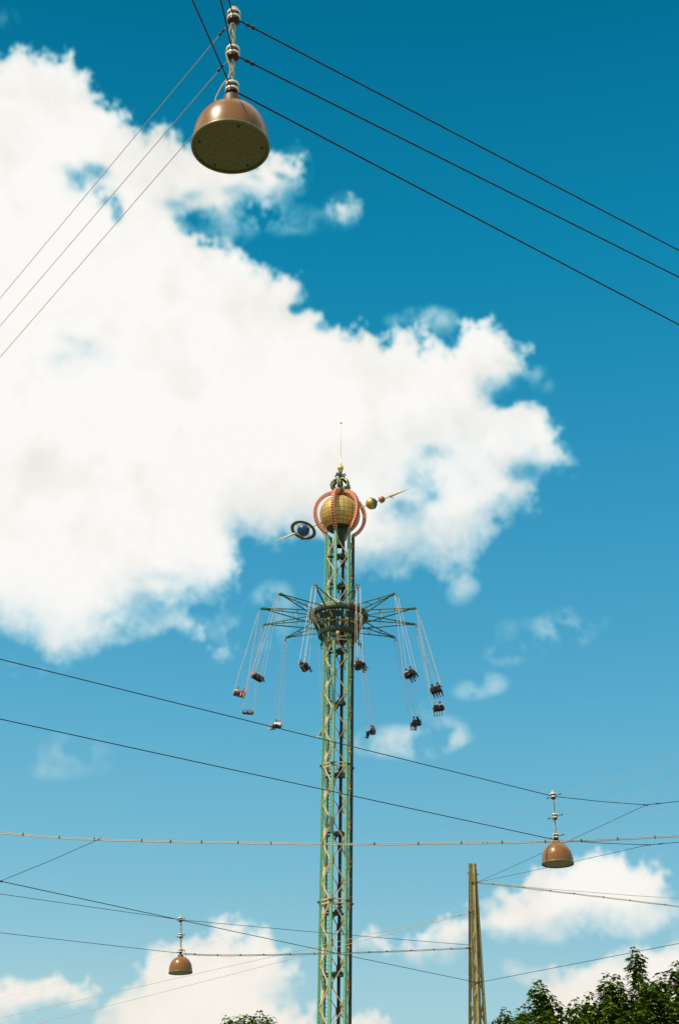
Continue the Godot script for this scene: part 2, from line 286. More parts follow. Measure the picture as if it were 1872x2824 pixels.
func noise_tex(freq: float, ramp: Array, octaves := 4, size := 256, seed_ := 1) -> NoiseTexture2D:
	var n := FastNoiseLite.new()
	n.seed = seed_
	n.frequency = freq
	n.fractal_octaves = octaves
	var t := NoiseTexture2D.new()
	t.width = size
	t.height = size
	t.seamless = true
	t.noise = n
	var g := Gradient.new()
	g.offsets = PackedFloat32Array([0.0, 1.0])
	g.colors = PackedColorArray([srgb(ramp[0]), srgb(ramp[1])])
	if ramp.size() > 2:
		g.offsets = PackedFloat32Array([0.25, 0.5, 0.75])
		g.colors = PackedColorArray([srgb(ramp[0]), srgb(ramp[1]), srgb(ramp[2])])
	t.color_ramp = g
	return t

func mat(called: String, c: Color, rough := 0.6, metal := 0.0, vary := 0.0, freq := 0.03, scale := 1.0) -> StandardMaterial3D:
	var m := StandardMaterial3D.new()
	m.resource_name = called
	m.roughness = rough
	m.metallic = metal
	if vary > 0.0:
		var lo := Color(c.r * (1.0 - vary), c.g * (1.0 - vary), c.b * (1.0 - vary * 0.9))
		var hi := Color(c.r * (1.0 + vary * 0.6), c.g * (1.0 + vary * 0.6), c.b * (1.0 + vary * 0.6))
		m.albedo_texture = noise_tex(freq, [lo, c, hi], 5, 256, called.length() * 7 + 3)
		m.uv1_triplanar = true
		m.uv1_scale = Vector3.ONE * scale
	else:
		m.albedo_color = srgb(c)
	mats[called] = m
	return m

func make_materials() -> void:
	mat("wire_dark", Color(0.018, 0.02, 0.022), 0.6, 0.3)
	mat("wire_pale", Color(0.6, 0.47, 0.28), 0.5, 0.2)
	mat("cable_pale", Color(0.5, 0.42, 0.28), 0.6, 0.0, 0.25, 0.05, 3.0)
	mat("clip_dark", Color(0.03, 0.028, 0.025), 0.6)
	var sh := mat("lamp_paint", Color(0.25, 0.105, 0.027), 0.36, 0.0, 0.22, 0.05, 6.0)
	sh.clearcoat_enabled = true
	sh.clearcoat = 0.35
	sh.clearcoat_roughness = 0.2
	sh.metallic_specular = 0.35
	mat("lamp_neck", Color(0.09, 0.06, 0.03), 0.5, 0.2, 0.3, 0.05, 10.0)
	mat("lamp_rim", Color(0.15, 0.14, 0.035), 0.4)
	mat("lamp_inside", Color(0.3, 0.29, 0.16), 0.5)
	mat("lamp_glass", Color(0.135, 0.135, 0.026), 0.3, 0.0, 0.22, 0.03, 4.0)
	mat("porcelain", Color(0.86, 0.79, 0.6), 0.25)
	mat("porcelain_brown", Color(0.035, 0.014, 0.006), 0.25)
	mat("rope", Color(0.5, 0.43, 0.27), 0.8, 0.0, 0.45, 0.08, 12.0)
	mat("mast_paint", Color(0.33, 0.28, 0.125), 0.55, 0.0, 0.22, 0.04, 1.2)
	mat("tower_green", Color(0.16, 0.42, 0.235), 0.5, 0.0, 0.2, 0.03, 0.35)
	mat("tower_dark", Color(0.02, 0.045, 0.03), 0.6, 0.0, 0.3, 0.03, 0.5)
	mat("tray_grey", Color(0.06, 0.085, 0.055), 0.7, 0.0, 0.4, 0.05, 0.6)  # shaded tone of the right-hand leg, put into the colour
	mat("brace_ochre", Color(0.72, 0.5, 0.25), 0.5, 0.0, 0.2, 0.05, 1.0)
	mat("gusset_yellow", Color(0.62, 0.33, 0.02), 0.5, 0.0, 0.3, 0.05, 1.5)
	mat("hub_steel", Color(0.03, 0.05, 0.03), 0.5, 0.1, 0.3, 0.04, 0.6)
	mat("hub_tan", Color(0.5, 0.4, 0.19), 0.5, 0.0, 0.25, 0.05, 1.0)
	mat("arm_green", Color(0.045, 0.15, 0.085), 0.5, 0.0, 0.2, 0.05, 1.0)
	mat("strut_tan", Color(0.5, 0.38, 0.24), 0.5)
	mat("chain", Color(0.62, 0.52, 0.4), 0.4, 0.3)
	mat("gold", Color(0.68, 0.46, 0.13), 0.38, 0.45, 0.25, 0.03, 1.2)
	mat("gold_pale", Color(0.8, 0.58, 0.22), 0.34, 0.35)
	mat("gold_dark", Color(0.2, 0.13, 0.02), 0.45, 0.5, 0.2, 0.05, 1.0)
	mat("seam", Color(0.05, 0.035, 0.01), 0.7)
	mat("arch_salmon", Color(0.74, 0.29, 0.165), 0.5, 0.0, 0.15, 0.05, 1.0)
	mat("arch_dark", Color(0.16, 0.035, 0.018), 0.6)
	mat("crown_green", Color(0.04, 0.17, 0.085), 0.4, 0.0, 0.2, 0.05, 1.5)
	mat("planet_blue", Color(0.025, 0.1, 0.22), 0.35, 0.0, 0.35, 0.03, 0.6)
	mat("planet_red", Color(0.42, 0.1, 0.04), 0.35, 0.1)
	mat("planet_green", Color(0.025, 0.13, 0.07), 0.35, 0.1)
	mat("seat_black", Color(0.012, 0.012, 0.013), 0.55)
	mat("seat_pale", Color(0.6, 0.55, 0.45), 0.5)
	mat("bark", Color(0.09, 0.07, 0.045), 0.9, 0.0, 0.4, 0.05, 2.0)
	mat("paving", Color(0.12, 0.115, 0.09), 0.85, 0.0, 0.25, 0.02, 0.1)
	mat("concrete", Color(0.3, 0.29, 0.26), 0.85, 0.0, 0.2, 0.03, 0.5)
	mat("skin", Color(0.55, 0.3, 0.19), 0.55)
	for d in [["cloth_black", Color(0.012, 0.012, 0.015)], ["cloth_navy", Color(0.02, 0.03, 0.06)], ["cloth_white", Color(0.75, 0.72, 0.66)], ["cloth_cream", Color(0.6, 0.48, 0.3)], ["cloth_red", Color(0.42, 0.045, 0.03)], ["cloth_denim", Color(0.035, 0.055, 0.1)], ["cloth_yellow", Color(0.5, 0.34, 0.08)], ["cloth_rose", Color(0.5, 0.16, 0.13)], ["cloth_grey", Color(0.15, 0.15, 0.13)], ["hair_dark", Color(0.015, 0.01, 0.007)], ["hair_brown", Color(0.06, 0.03, 0.014)], ["hair_blond", Color(0.5, 0.32, 0.1)], ["hair_red", Color(0.28, 0.085, 0.03)]]:
		var c := mat(d[0], d[1], 0.85)
		c.rim_enabled = true
		c.rim = 0.3
	var leaf := mat("leaf", Color(1, 1, 1), 0.75)
	leaf.metallic_specular = 0.08
	leaf.vertex_color_use_as_albedo = true
	leaf.backlight_enabled = true
	leaf.backlight = Color(0.6, 0.7, 0.25)

# ------------------------------------------------------------------ sky
var cloud_grid := PackedFloat32Array()
const GRID_STEP := 0.25
const GRID_U0 := -24.0
const GRID_V0 := 0.0
const GRID_W := 193
const GRID_H := 220
var n_low: FastNoiseLite
var n_mid: FastNoiseLite
var n_high: FastNoiseLite
var n_soft: FastNoiseLite
var n_cell: FastNoiseLite

func fnl(seed_: int, freq: float, octaves: int, gain := 0.5) -> FastNoiseLite:
	var n := FastNoiseLite.new()
	n.noise_type = FastNoiseLite.TYPE_SIMPLEX_SMOOTH
	n.seed = seed_
	n.frequency = freq
	n.fractal_octaves = octaves
	n.fractal_gain = gain
	return n

func make_cloud_grid() -> void:
	cloud_grid.resize(GRID_W * GRID_H)
	cloud_grid.fill(-5.0)
	for poly: PackedVector2Array in CLOUD_SHAPES:
		var lo := poly[0]
		var hi := poly[0]
		for p in poly:
			lo = lo.min(p)
			hi = hi.max(p)
		var closed := poly.duplicate()
		closed.append(poly[0])
		for j in GRID_H:
			var v := GRID_V0 + j * GRID_STEP
			if v < lo.y - 3.0 or v > hi.y + 3.0:
				continue
			for i in GRID_W:
				var u := GRID_U0 + i * GRID_STEP
				if u < lo.x - 3.0 or u > hi.x + 3.0:
					continue
				var p := Vector2(u, v)
				var best := 25.0
				for k in poly.size():
					var a := closed[k]
					if absf(a.y - v) > 12.0:
						continue
					best = minf(best, p.distance_squared_to(Geometry2D.get_closest_point_to_segment(p, a, closed[k + 1])))
				var s := sqrt(best)
				if not Geometry2D.is_point_in_polygon(p, poly):
					s = -s
				var at := j * GRID_W + i
				cloud_grid[at] = maxf(cloud_grid[at], s)

func grid_at(u: float, v: float) -> float:
	var x := clampf((u - GRID_U0) / GRID_STEP, 0.0, GRID_W - 1.001)
	var y := clampf((v - GRID_V0) / GRID_STEP, 0.0, GRID_H - 1.001)
	var i := int(x)
	var j := int(y)
	var fx := x - i
	var fy := y - j
	var at := j * GRID_W + i
	return lerpf(lerpf(cloud_grid[at], cloud_grid[at + 1], fx), lerpf(cloud_grid[at + GRID_W], cloud_grid[at + GRID_W + 1], fx), fy)

const SKY_STOPS := [[0.0, 174, 211, 220], [7.5, 166, 207, 218], [9.0, 158, 204, 217], [12.5, 127, 190, 213], [17.0, 103, 178, 208], [22.0, 77, 164, 201], [27.0, 57, 152, 193], [37.5, 15, 132, 173], [47.0, 3, 110, 148], [90.0, 2, 84, 122]]

func air(el: float) -> Vector3:
	for k in SKY_STOPS.size() - 1:
		var a: Array = SKY_STOPS[k]
		var b: Array = SKY_STOPS[k + 1]
		if el <= b[0]:
			var t: float = clampf((el - a[0]) / (b[0] - a[0]), 0.0, 1.0)
			return Vector3(lerpf(a[1], b[1], t), lerpf(a[2], b[2], t), lerpf(a[3], b[3], t))
	return Vector3(4, 84, 128)

func sky_color(az: float, el: float, fine: bool) -> Vector3:
	# display values 0..255
	var ca := cos(deg_to_rad(az))
	var sa := sin(deg_to_rad(az))
	var ce := cos(deg_to_rad(el))
	var d := Vector3(sa * ce, sin(deg_to_rad(el)), -ca * ce) * 57.3
	var u := az * 0.8886
	var base := air(maxf(el, 0.0))
	var w1 := n_low.get_noise_3dv(d)
	var w2 := n_low.get_noise_3dv(d + Vector3(311, 17, 90))
	var mid := n_mid.get_noise_3dv(d)
	var puff := 0.5 - absf(mid) * 1.9
	var hi := n_high.get_noise_3dv(d) if fine else 0.0
	var soft := n_soft.get_noise_3dv(d)
	var uu := u + w1 * 0.6
	var vv := el + w2 * 0.6
	var s := grid_at(uu, vv)
	var lower := clampf((grid_at(uu, vv + 0.5) - grid_at(uu, vv - 0.5)) * 0.9, -1.0, 1.0)
	# clouds elsewhere in the sky, same kind and cover
	var away := maxf(maxf(absf(u) - 17.5, el - 49.0), 3.0 - el)
	if away > 0.0 and el > -1.0:
		var q := d / 57.3 / (maxf(d.y / 57.3, 0.0) + 0.22)
		var far_s := (n_cell.get_noise_2d(q.x * 40.0, q.z * 40.0) * 9.0 - 0.2) * smoothstep(0.0, 5.0, away) - 3.0 * (1.0 - smoothstep(0.0, 5.0, away))
		s = maxf(s, far_s)
	var under := clampf(lower * 0.75 + 0.3 + soft * 0.5, 0.0, 1.0)
	s += puff * lerpf(0.42, 0.2, under) + soft * lerpf(0.55, 1.0, under) + hi * lerpf(0.35, 0.32, under) + 0.12
	var width := lerpf(0.5, 1.7, under)
	var tau := 0.0
	if s > 0.0:
		tau = 2.6 * pow(s / width, 1.35)
	# thin places
	var thin := 0.0
	for g: Array in CLOUD_GAPS:
		var x: float = (uu - g[0]) / g[2]
		var y: float = (vv - g[1]) / g[3]
		var r := x * x + y * y
		if r < 2.6:
			var f := 1.0 - r / 2.6
			thin += float(g[4]) * f * f
	if thin > 0.0:
		tau = minf(tau, 4.0) * exp(-maxf(thin * 2.6 * (0.75 + soft * 1.3 + hi * 0.4 - puff * 0.3), 0.0))
	for g: Array in CLOUD_WISPS:
		var x: float = (uu - g[0]) / g[2]
		var y: float = (vv - g[1]) / g[3]
		var r := x * x + y * y
		if r < 2.4:
			var f := 1.0 - r / 2.4
			tau += maxf(float(g[4]) * f * 1.5 * (0.4 + soft * 1.6 + hi * 0.4 + mid * 0.8), 0.0)
	var a := 1.0 - exp(-tau)
	# body of the cloud: thick places white, thinner ones a warm grey
	var depth := clampf(s * 0.22, 0.0, 1.0)
	var grey := clampf(0.24 - depth * 0.3 + w1 * 0.5 + soft * 0.35 - puff * 0.12, 0.0, 1.0)
	var white := Vector3(252, 250, 246).lerp(Vector3(224, 221, 214), grey)
	if el < 16.0:
		white = white.lerp(Vector3(245, 236, 222), 0.6 * (1.0 - smoothstep(6.0, 16.0, el)))
	return base.lerp(white, a)

func make_sky() -> Image:
	n_low = fnl(11, 0.16, 3)
	n_mid = fnl(23, 0.5, 4, 0.55)
	n_high = fnl(37, 1.7, 4, 0.65)
	n_soft = fnl(41, 0.35, 5, 0.55)
	n_cell = fnl(53, 0.028, 5)
	make_cloud_grid()
	var cw := 1024
	var ch := 512
	var bytes := PackedByteArray()
	bytes.resize(cw * ch * 3)
	for j in ch:
		var el := 90.0 - (j + 0.5) * 180.0 / ch
		for i in cw:
			var c := Vector3(140, 132, 118)
			if el > -2.0:
				var az := (i + 0.5) * 360.0 / cw
				if az > 180.0:
					az -= 360.0
				c = sky_color(az, el, false)
			var at := (j * cw + i) * 3
			bytes[at] = int(clampf(c.x, 0, 255))
			bytes[at + 1] = int(clampf(c.y, 0, 255))
			bytes[at + 2] = int(clampf(c.z, 0, 255))
	var im := Image.create_from_data(cw, ch, false, Image.FORMAT_RGB8, bytes)
	im.resize(4096, 2048, Image.INTERPOLATE_CUBIC)
	var k := 4096.0 / 360.0
	for j in range(int((90.0 - 54.0) * k), int((90.0 - 1.0) * k)):
		var el := 90.0 - (j + 0.5) / k
		for i in range(int(-27.0 * k), int(27.0 * k)):
			var az := (i + 0.5) / k
			var c := sky_color(az, el, true)
			im.set_pixel(posmod(i, 4096), j, Color(c.x / 255.0, c.y / 255.0, c.z / 255.0))
	return im

# ------------------------------------------------------------------ lamps and wires
func lamp_profile(grow: float) -> Array:
	var p := []
	for i in 17:
		var t := float(i) / 16.0
		var y := 0.318 * sin(t * PI / 2)
		var r := 0.244 * pow(maxf(1.0 - pow(y / 0.322, 2.5), 0.0), 0.47)
		p.append(Vector2(maxf(r + grow, 0.036), y + grow))
	return p

func make_lamp(xf: Transform3D, label: String, turn: float, lift: float) -> Node3D:
	var t := thing("pendant_lamp", label, "street lamp", xf, "pendant street lamps on wires")
	part("shade", lathed(lamp_profile(0.0), 56), mats.lamp_paint, t)
	part("rim", lathed([Vector2(0.236, 0.004), Vector2(0.236, -0.012), Vector2(0.2455, -0.012), Vector2(0.2505, -0.008), Vector2(0.2505, 0.008), Vector2(0.2455, 0.012)], 56), mats.lamp_rim, t)
	part("diffuser", lathed([Vector2(0.0, -0.008), Vector2(0.1, -0.0075), Vector2(0.19, -0.004), Vector2(0.238, 0.0)], 48), mats.lamp_glass, t)
	part("reflector", lathed([Vector2(0.0, 0.2), Vector2(0.12, 0.18), Vector2(0.2, 0.06), Vector2(0.23, 0.012)], 32), mats.lamp_inside, t)
	for k in 5:
		var w := deg_to_rad([18.0, 92.0, 150.0, 214.0, 286.0][k] + turn)
		var p := Vector3(sin(w), 0, cos(w)) * 0.2
		part("screw", lathed([Vector2(0.0, -0.012), Vector2(0.005, -0.012), Vector2(0.0065, -0.009), Vector2(0.0065, 0.0)], 10), mats.clip_dark, t, Transform3D(Basis.IDENTITY, p + Vector3(0, -0.002, 0)))
	part("neck", lathed([Vector2(0.066, 0.303), Vector2(0.066, 0.325), Vector2(0.057, 0.335), Vector2(0.057, 0.372 + lift), Vector2(0.05, 0.384 + lift), Vector2(0.022, 0.395 + lift), Vector2(0.0, 0.397 + lift)], 28), mats.lamp_neck, t)
	for h0: float in [0.45, 0.765, 1.095]:
		var h := h0 + lift
		var ins := node_part("insulator", t, Transform3D(Basis.IDENTITY, Vector3(0, h, 0)))
		part("core", lathed([Vector2(0.0, -0.054), Vector2(0.014, -0.054), Vector2(0.028, -0.042), Vector2(0.0425, -0.036), Vector2(0.0425, -0.018), Vector2(0.03, -0.012), Vector2(0.03, 0.046), Vector2(0.018, 0.06), Vector2(0.01, 0.07), Vector2(0.0, 0.072)], 24), mats.porcelain_brown, ins)
		for y in [-0.009, 0.037]:
			part("disc", lathed([Vector2(0.029, y - 0.010), Vector2(0.043, y - 0.0095), Vector2(0.0455, y - 0.006), Vector2(0.0455, y + 0.007), Vector2(0.038, y + 0.013), Vector2(0.029, y + 0.0145)], 24), mats.porcelain, ins)
		part("waist", lathed([Vector2(0.03, 0.006), Vector2(0.0415, 0.009), Vector2(0.0415, 0.025), Vector2(0.03, 0.028)], 20), mats.porcelain_brown, ins)
		if h0 > 1.0:
			part("cap", lathed([Vector2(0.034, 0.052), Vector2(0.035, 0.058), Vector2(0.029, 0.078), Vector2(0.018, 0.09), Vector2(0.0, 0.094)], 20), mats.rope, ins)
	for seg in [[0.505, 0.712], [0.825, 1.042]]:
		var st := st_new()
		for q in 2:
			var pts := []
			for i in 15:
				var f := float(i) / 14.0
				var w := f * TAU * 1.3 + q * PI
				var r := 0.006 + 0.004 * sin(f * PI)
				pts.append(Vector3(cos(w) * r, lerpf(seg[0], seg[1], f) + lift, sin(w) * r))
			tube(st, pts, [0.0072], 7)
		part("hanger_rope", st.commit(), mats.rope, t)
	# supply cord from the upper insulator down the side into the shade
	var cord := st_new()
	var cp := []
	var bow := yaw(turn + 12.0)
	for q in [[0.014, 1.03], [0.03, 0.95], [0.02, 0.85], [0.046, 0.76], [0.034, 0.69], [0.016, 0.62], [0.026, 0.54], [0.062, 0.47], [0.1, 0.40], [0.108, 0.345], [0.1, 0.29]]:
		cp.append(bow * Vector3(-q[0], q[1] + (lift if q[1] > 0.42 else 0.0), 0.012))
	var smooth := Curve3D.new()
	for i in cp.size():
		var tg: Vector3 = (cp[mini(i + 1, cp.size() - 1)] - cp[maxi(i - 1, 0)]) / 6.0
		smooth.add_point(cp[i], -tg, tg)
	smooth.bake_interval = 0.015
	tube(cord, Array(smooth.get_baked_points()), [0.0052], 7)
	part("supply_cord", cord.commit(), mats.rope, t)
	return t

func make_wire(w: Array, group: String) -> void:
	var pts: Array = w[2]
	var o: Vector3 = pts[0]
	var t := thing(w[0], w[1], "wire", Transform3D(Basis.IDENTITY, o), group)
	var dense := []
	for i in pts.size() - 1:
		var a: Vector3 = pts[i]
		var b: Vector3 = pts[i + 1]
		var steps := maxi(2, int(a.distance_to(b) / 1.5))
		for k in steps:
			var f := float(k) / steps
			dense.append(a.lerp(b, f) - Vector3(0, 0.012 * sin(f * PI), 0) - o)
	dense.append(pts[pts.size() - 1] - o)
	var st := st_new()
	tube(st, dense, [w[3]], 6)
	part("strand", st.commit(), mats[w[4]], t)
	for k: Vector3 in w[5]:
		var near: float = w[3]
		var dirn := Vector3.RIGHT
		for i in pts.size() - 1:
			var c := Geometry3D.get_closest_point_to_segment(k, pts[i], pts[i + 1])
			if c.distance_to(k) < 0.1:
				dirn = (pts[i + 1] - pts[i]).normalized()
				break
		var r := maxf(near * 2.2, 0.008)
		var kx := along(k - o - dirn * 0.05, k - o + dirn * 0.05, Vector3.UP)
		var kl := 0.5 if w[0] == "cross_wire" else 0.75
		kx.basis.y = kx.basis.y.normalized() * kl
		if w[0] == "cross_wire":
			part("arm_rod", rod(k - o, (pts[1] as Vector3) - o, 0.0045), mats.wire_dark, t)
		part("clamp", lathed([Vector2(0, -0.05), Vector2(r, -0.045), Vector2(r, -0.02), Vector2(r * 0.6, -0.012), Vector2(r * 0.6, 0.012), Vector2(r * 1.15, 0.018), Vector2(r * 1.15, 0.04), Vector2(0, 0.05)], 10), mats.clip_dark, t, kx)

func make_cable(c: Array, pale: bool) -> void:
	var curve := Curve3D.new()
	var pts: Array = c[1]
	var o: Vector3 = pts[0]
	for i in pts.size():
		var tg: Vector3 = (pts[mini(i + 1, pts.size() - 1)] - pts[maxi(i - 1, 0)]) / 6.0
		curve.add_point(pts[i] - o, -tg, tg)
	curve.bake_interval = 0.12
	var t := thing("clipped_cable", c[0], "cable", Transform3D(Basis.IDENTITY, o), "cables clipped to carrier wires")
	var line := Array(curve.get_baked_points())
	var a := st_new()
	var r: float = c[3]
	tube(a, line, [r * 0.75], 6)
	part("carrier_wire", a.commit(), mats.cable_pale if pale else mats.lamp_neck, t)
	var b := st_new()
	var low := []
	var run := 0.0
	var side := ((line[1] - line[0]) as Vector3).cross(Vector3.UP).normalized()
	var clips := []
	var next: float = float(c[2]) * 0.4
	var last := 0.0
	for i in line.size():
		if i > 0:
			run += (line[i] as Vector3).distance_to(line[i - 1])
		var f := sin(PI * clampf((run - last) / maxf(next - last, 0.01), 0.0, 1.0))
		low.append(line[i] - Vector3(0, r * 1.9 + f * r * 1.0, 0) + side * sin(run * 2.1) * r * 0.5)
		if run >= next:
			clips.append(i)
			last = next
			next += float(c[2]) * rng.randf_range(0.75, 1.25)
	tube(b, low, [r], 6)
	part("electric_cable", b.commit(), mats.cable_pale if pale else mats.rope, t)
	for i: int in clips:
		var p: Vector3 = line[i]
		var dirn := (line[mini(i + 1, line.size() - 1)] - line[maxi(i - 1, 0)] as Vector3).normalized()
		var x := Transform3D(Basis(dirn, Vector3.UP, dirn.cross(Vector3.UP)).orthonormalized(), p - Vector3(0, r * 0.6, 0))
		part("clip", clip_mesh, mats.clip_dark, t, x)

var clip_mesh: Mesh

func make_mast() -> void:
	var t := thing("lattice_mast", "tapered olive steel lattice mast standing right of the tower among wires", "mast", Transform3D(Basis.IDENTITY, Vector3(MAST_AT.x, 0, MAST_AT.z)))
	var top := MAST_AT.y
	var angles := [-14.0, 76.0, 166.0, 256.0]
	var rad := func(y: float) -> float: return lerpf(0.41, 0.088, y / top)
	var corners := []
	for a: float in angles:
		corners.append([polar(a, rad.call(0.0), 0.0), polar(a, rad.call(top), top)])
	for k in 4:
		# an angle section: its corner inside, two flanges opening outward
		var st := st_new()
		var b0: Vector3 = corners[k][0]
		var b1: Vector3 = corners[k][1]
		var radial := Vector3(b0.x, 0, b0.z).normalized()
		for sgn in [-1.0, 1.0]:
			var dirn := radial.rotated(Vector3.UP, sgn * PI / 4)
			var outn := radial.rotated(Vector3.UP, -sgn * PI / 4)
			var w := 0.088
			var i0 := b0 - radial * 0.062
			var i1 := b1 - radial * 0.062
			var th := outn * -0.012
			var p := [i0, i0 + dirn * w, i1 + dirn * w, i1]
			flat(st, p[0], p[1], p[2], p[3], outn)
			flat(st, p[0] + th, p[1] + th, p[2] + th, p[3] + th, -outn)
			flat(st, p[1], p[2], p[2] + th, p[1] + th, dirn)
			flat(st, p[0], p[1], p[1] + th, p[0] + th, Vector3.DOWN)
			flat(st, p[3], p[2], p[2] + th, p[3] + th, Vector3.UP)
		part("leg", st.commit(), mats.mast_paint, t)
	var y := 0.3
	var n := 0
	while y < top - 1.6:
		var step := lerpf(0.95, 0.55, y / top)
		for k in 4:
			var j := (k + 1) % 4
			var a: Vector3 = (corners[k][0] as Vector3).lerp(corners[k][1], y / top)
			var b: Vector3 = (corners[j][0] as Vector3).lerp(corners[j][1], (y + step) / top)
			if n % 2 == 1:
				a = (corners[j][0] as Vector3).lerp(corners[j][1], y / top)
				b = (corners[k][0] as Vector3).lerp(corners[k][1], (y + step) / top)
			if y > 3.5:
				var mid := (corners[k][0] + corners[j][0] as Vector3)
				mid.y = 0
				var inward := -mid.normalized() * 0.02
				part("lacing_bar", unit_flat, mats.mast_paint, t, along(a + inward, b + inward, (b - a).cross(mid)).scaled_local(Vector3(0.008, 1, 0.045)))
		y += step
		n += 1
	var cap := st_new()
	for yy in [top - 0.35, top - 1.05, top - 2.0]:
		for k in 4:
			var a: Vector3 = (corners[k][0] as Vector3).lerp(corners[k][1], yy / top)
			var b: Vector3 = (corners[(k + 1) % 4][0] as Vector3).lerp(corners[(k + 1) % 4][1], yy / top)
			var outn := (a + b) * Vector3(1, 0, 1)
			box(cap, Transform3D(Basis((b - a).normalized(), Vector3.UP, (b - a).normalized().cross(Vector3.UP)), (a + b) * 0.5 - outn.normalized() * 0.026), Vector3((b - a).length() * 0.9, 0.2, 0.01))
	part("tie_plate", cap.commit(), mats.mast_paint, t)
	for c: Vector3 in MAST_CLAMPS:
		var local := c - Vector3(MAST_AT.x, 0, MAST_AT.z)
		var st := st_new()
		var r: float = rad.call(c.y)
		var outw := Vector3(local.x, 0, local.z).normalized()
		tube(st, [outw * r * 0.4 + Vector3(0, c.y, 0), local + outw * 0.01], [0.016], 8)
		box(st, Transform3D(Basis(outw.cross(Vector3.UP), Vector3.UP, outw), outw * r * 0.62 + Vector3(0, c.y, 0)), Vector3(0.11, 0.06, 0.05), 0.008)
		part("bracket", st.commit(), mats.clip_dark, t)
	for s in [[-1.0, 0.62], [1.0, 0.7]]:
		part("hook", rod(Vector3(0.07 * s[0], top - s[1] * 0.4, 0.02), Vector3(0.14 * s[0], top - s[1] * 0.4 + 0.02, 0.03), 0.012), mats.clip_dark, t)
	part("footing", boxed(Vector3(1.2, 0.24, 1.2), 0.03), mats.concrete, t, Transform3D(yaw(-14.0 + 45.0), Vector3(0, 0.1, 0)))

var unit_flat: Mesh
var unit_rod: Mesh

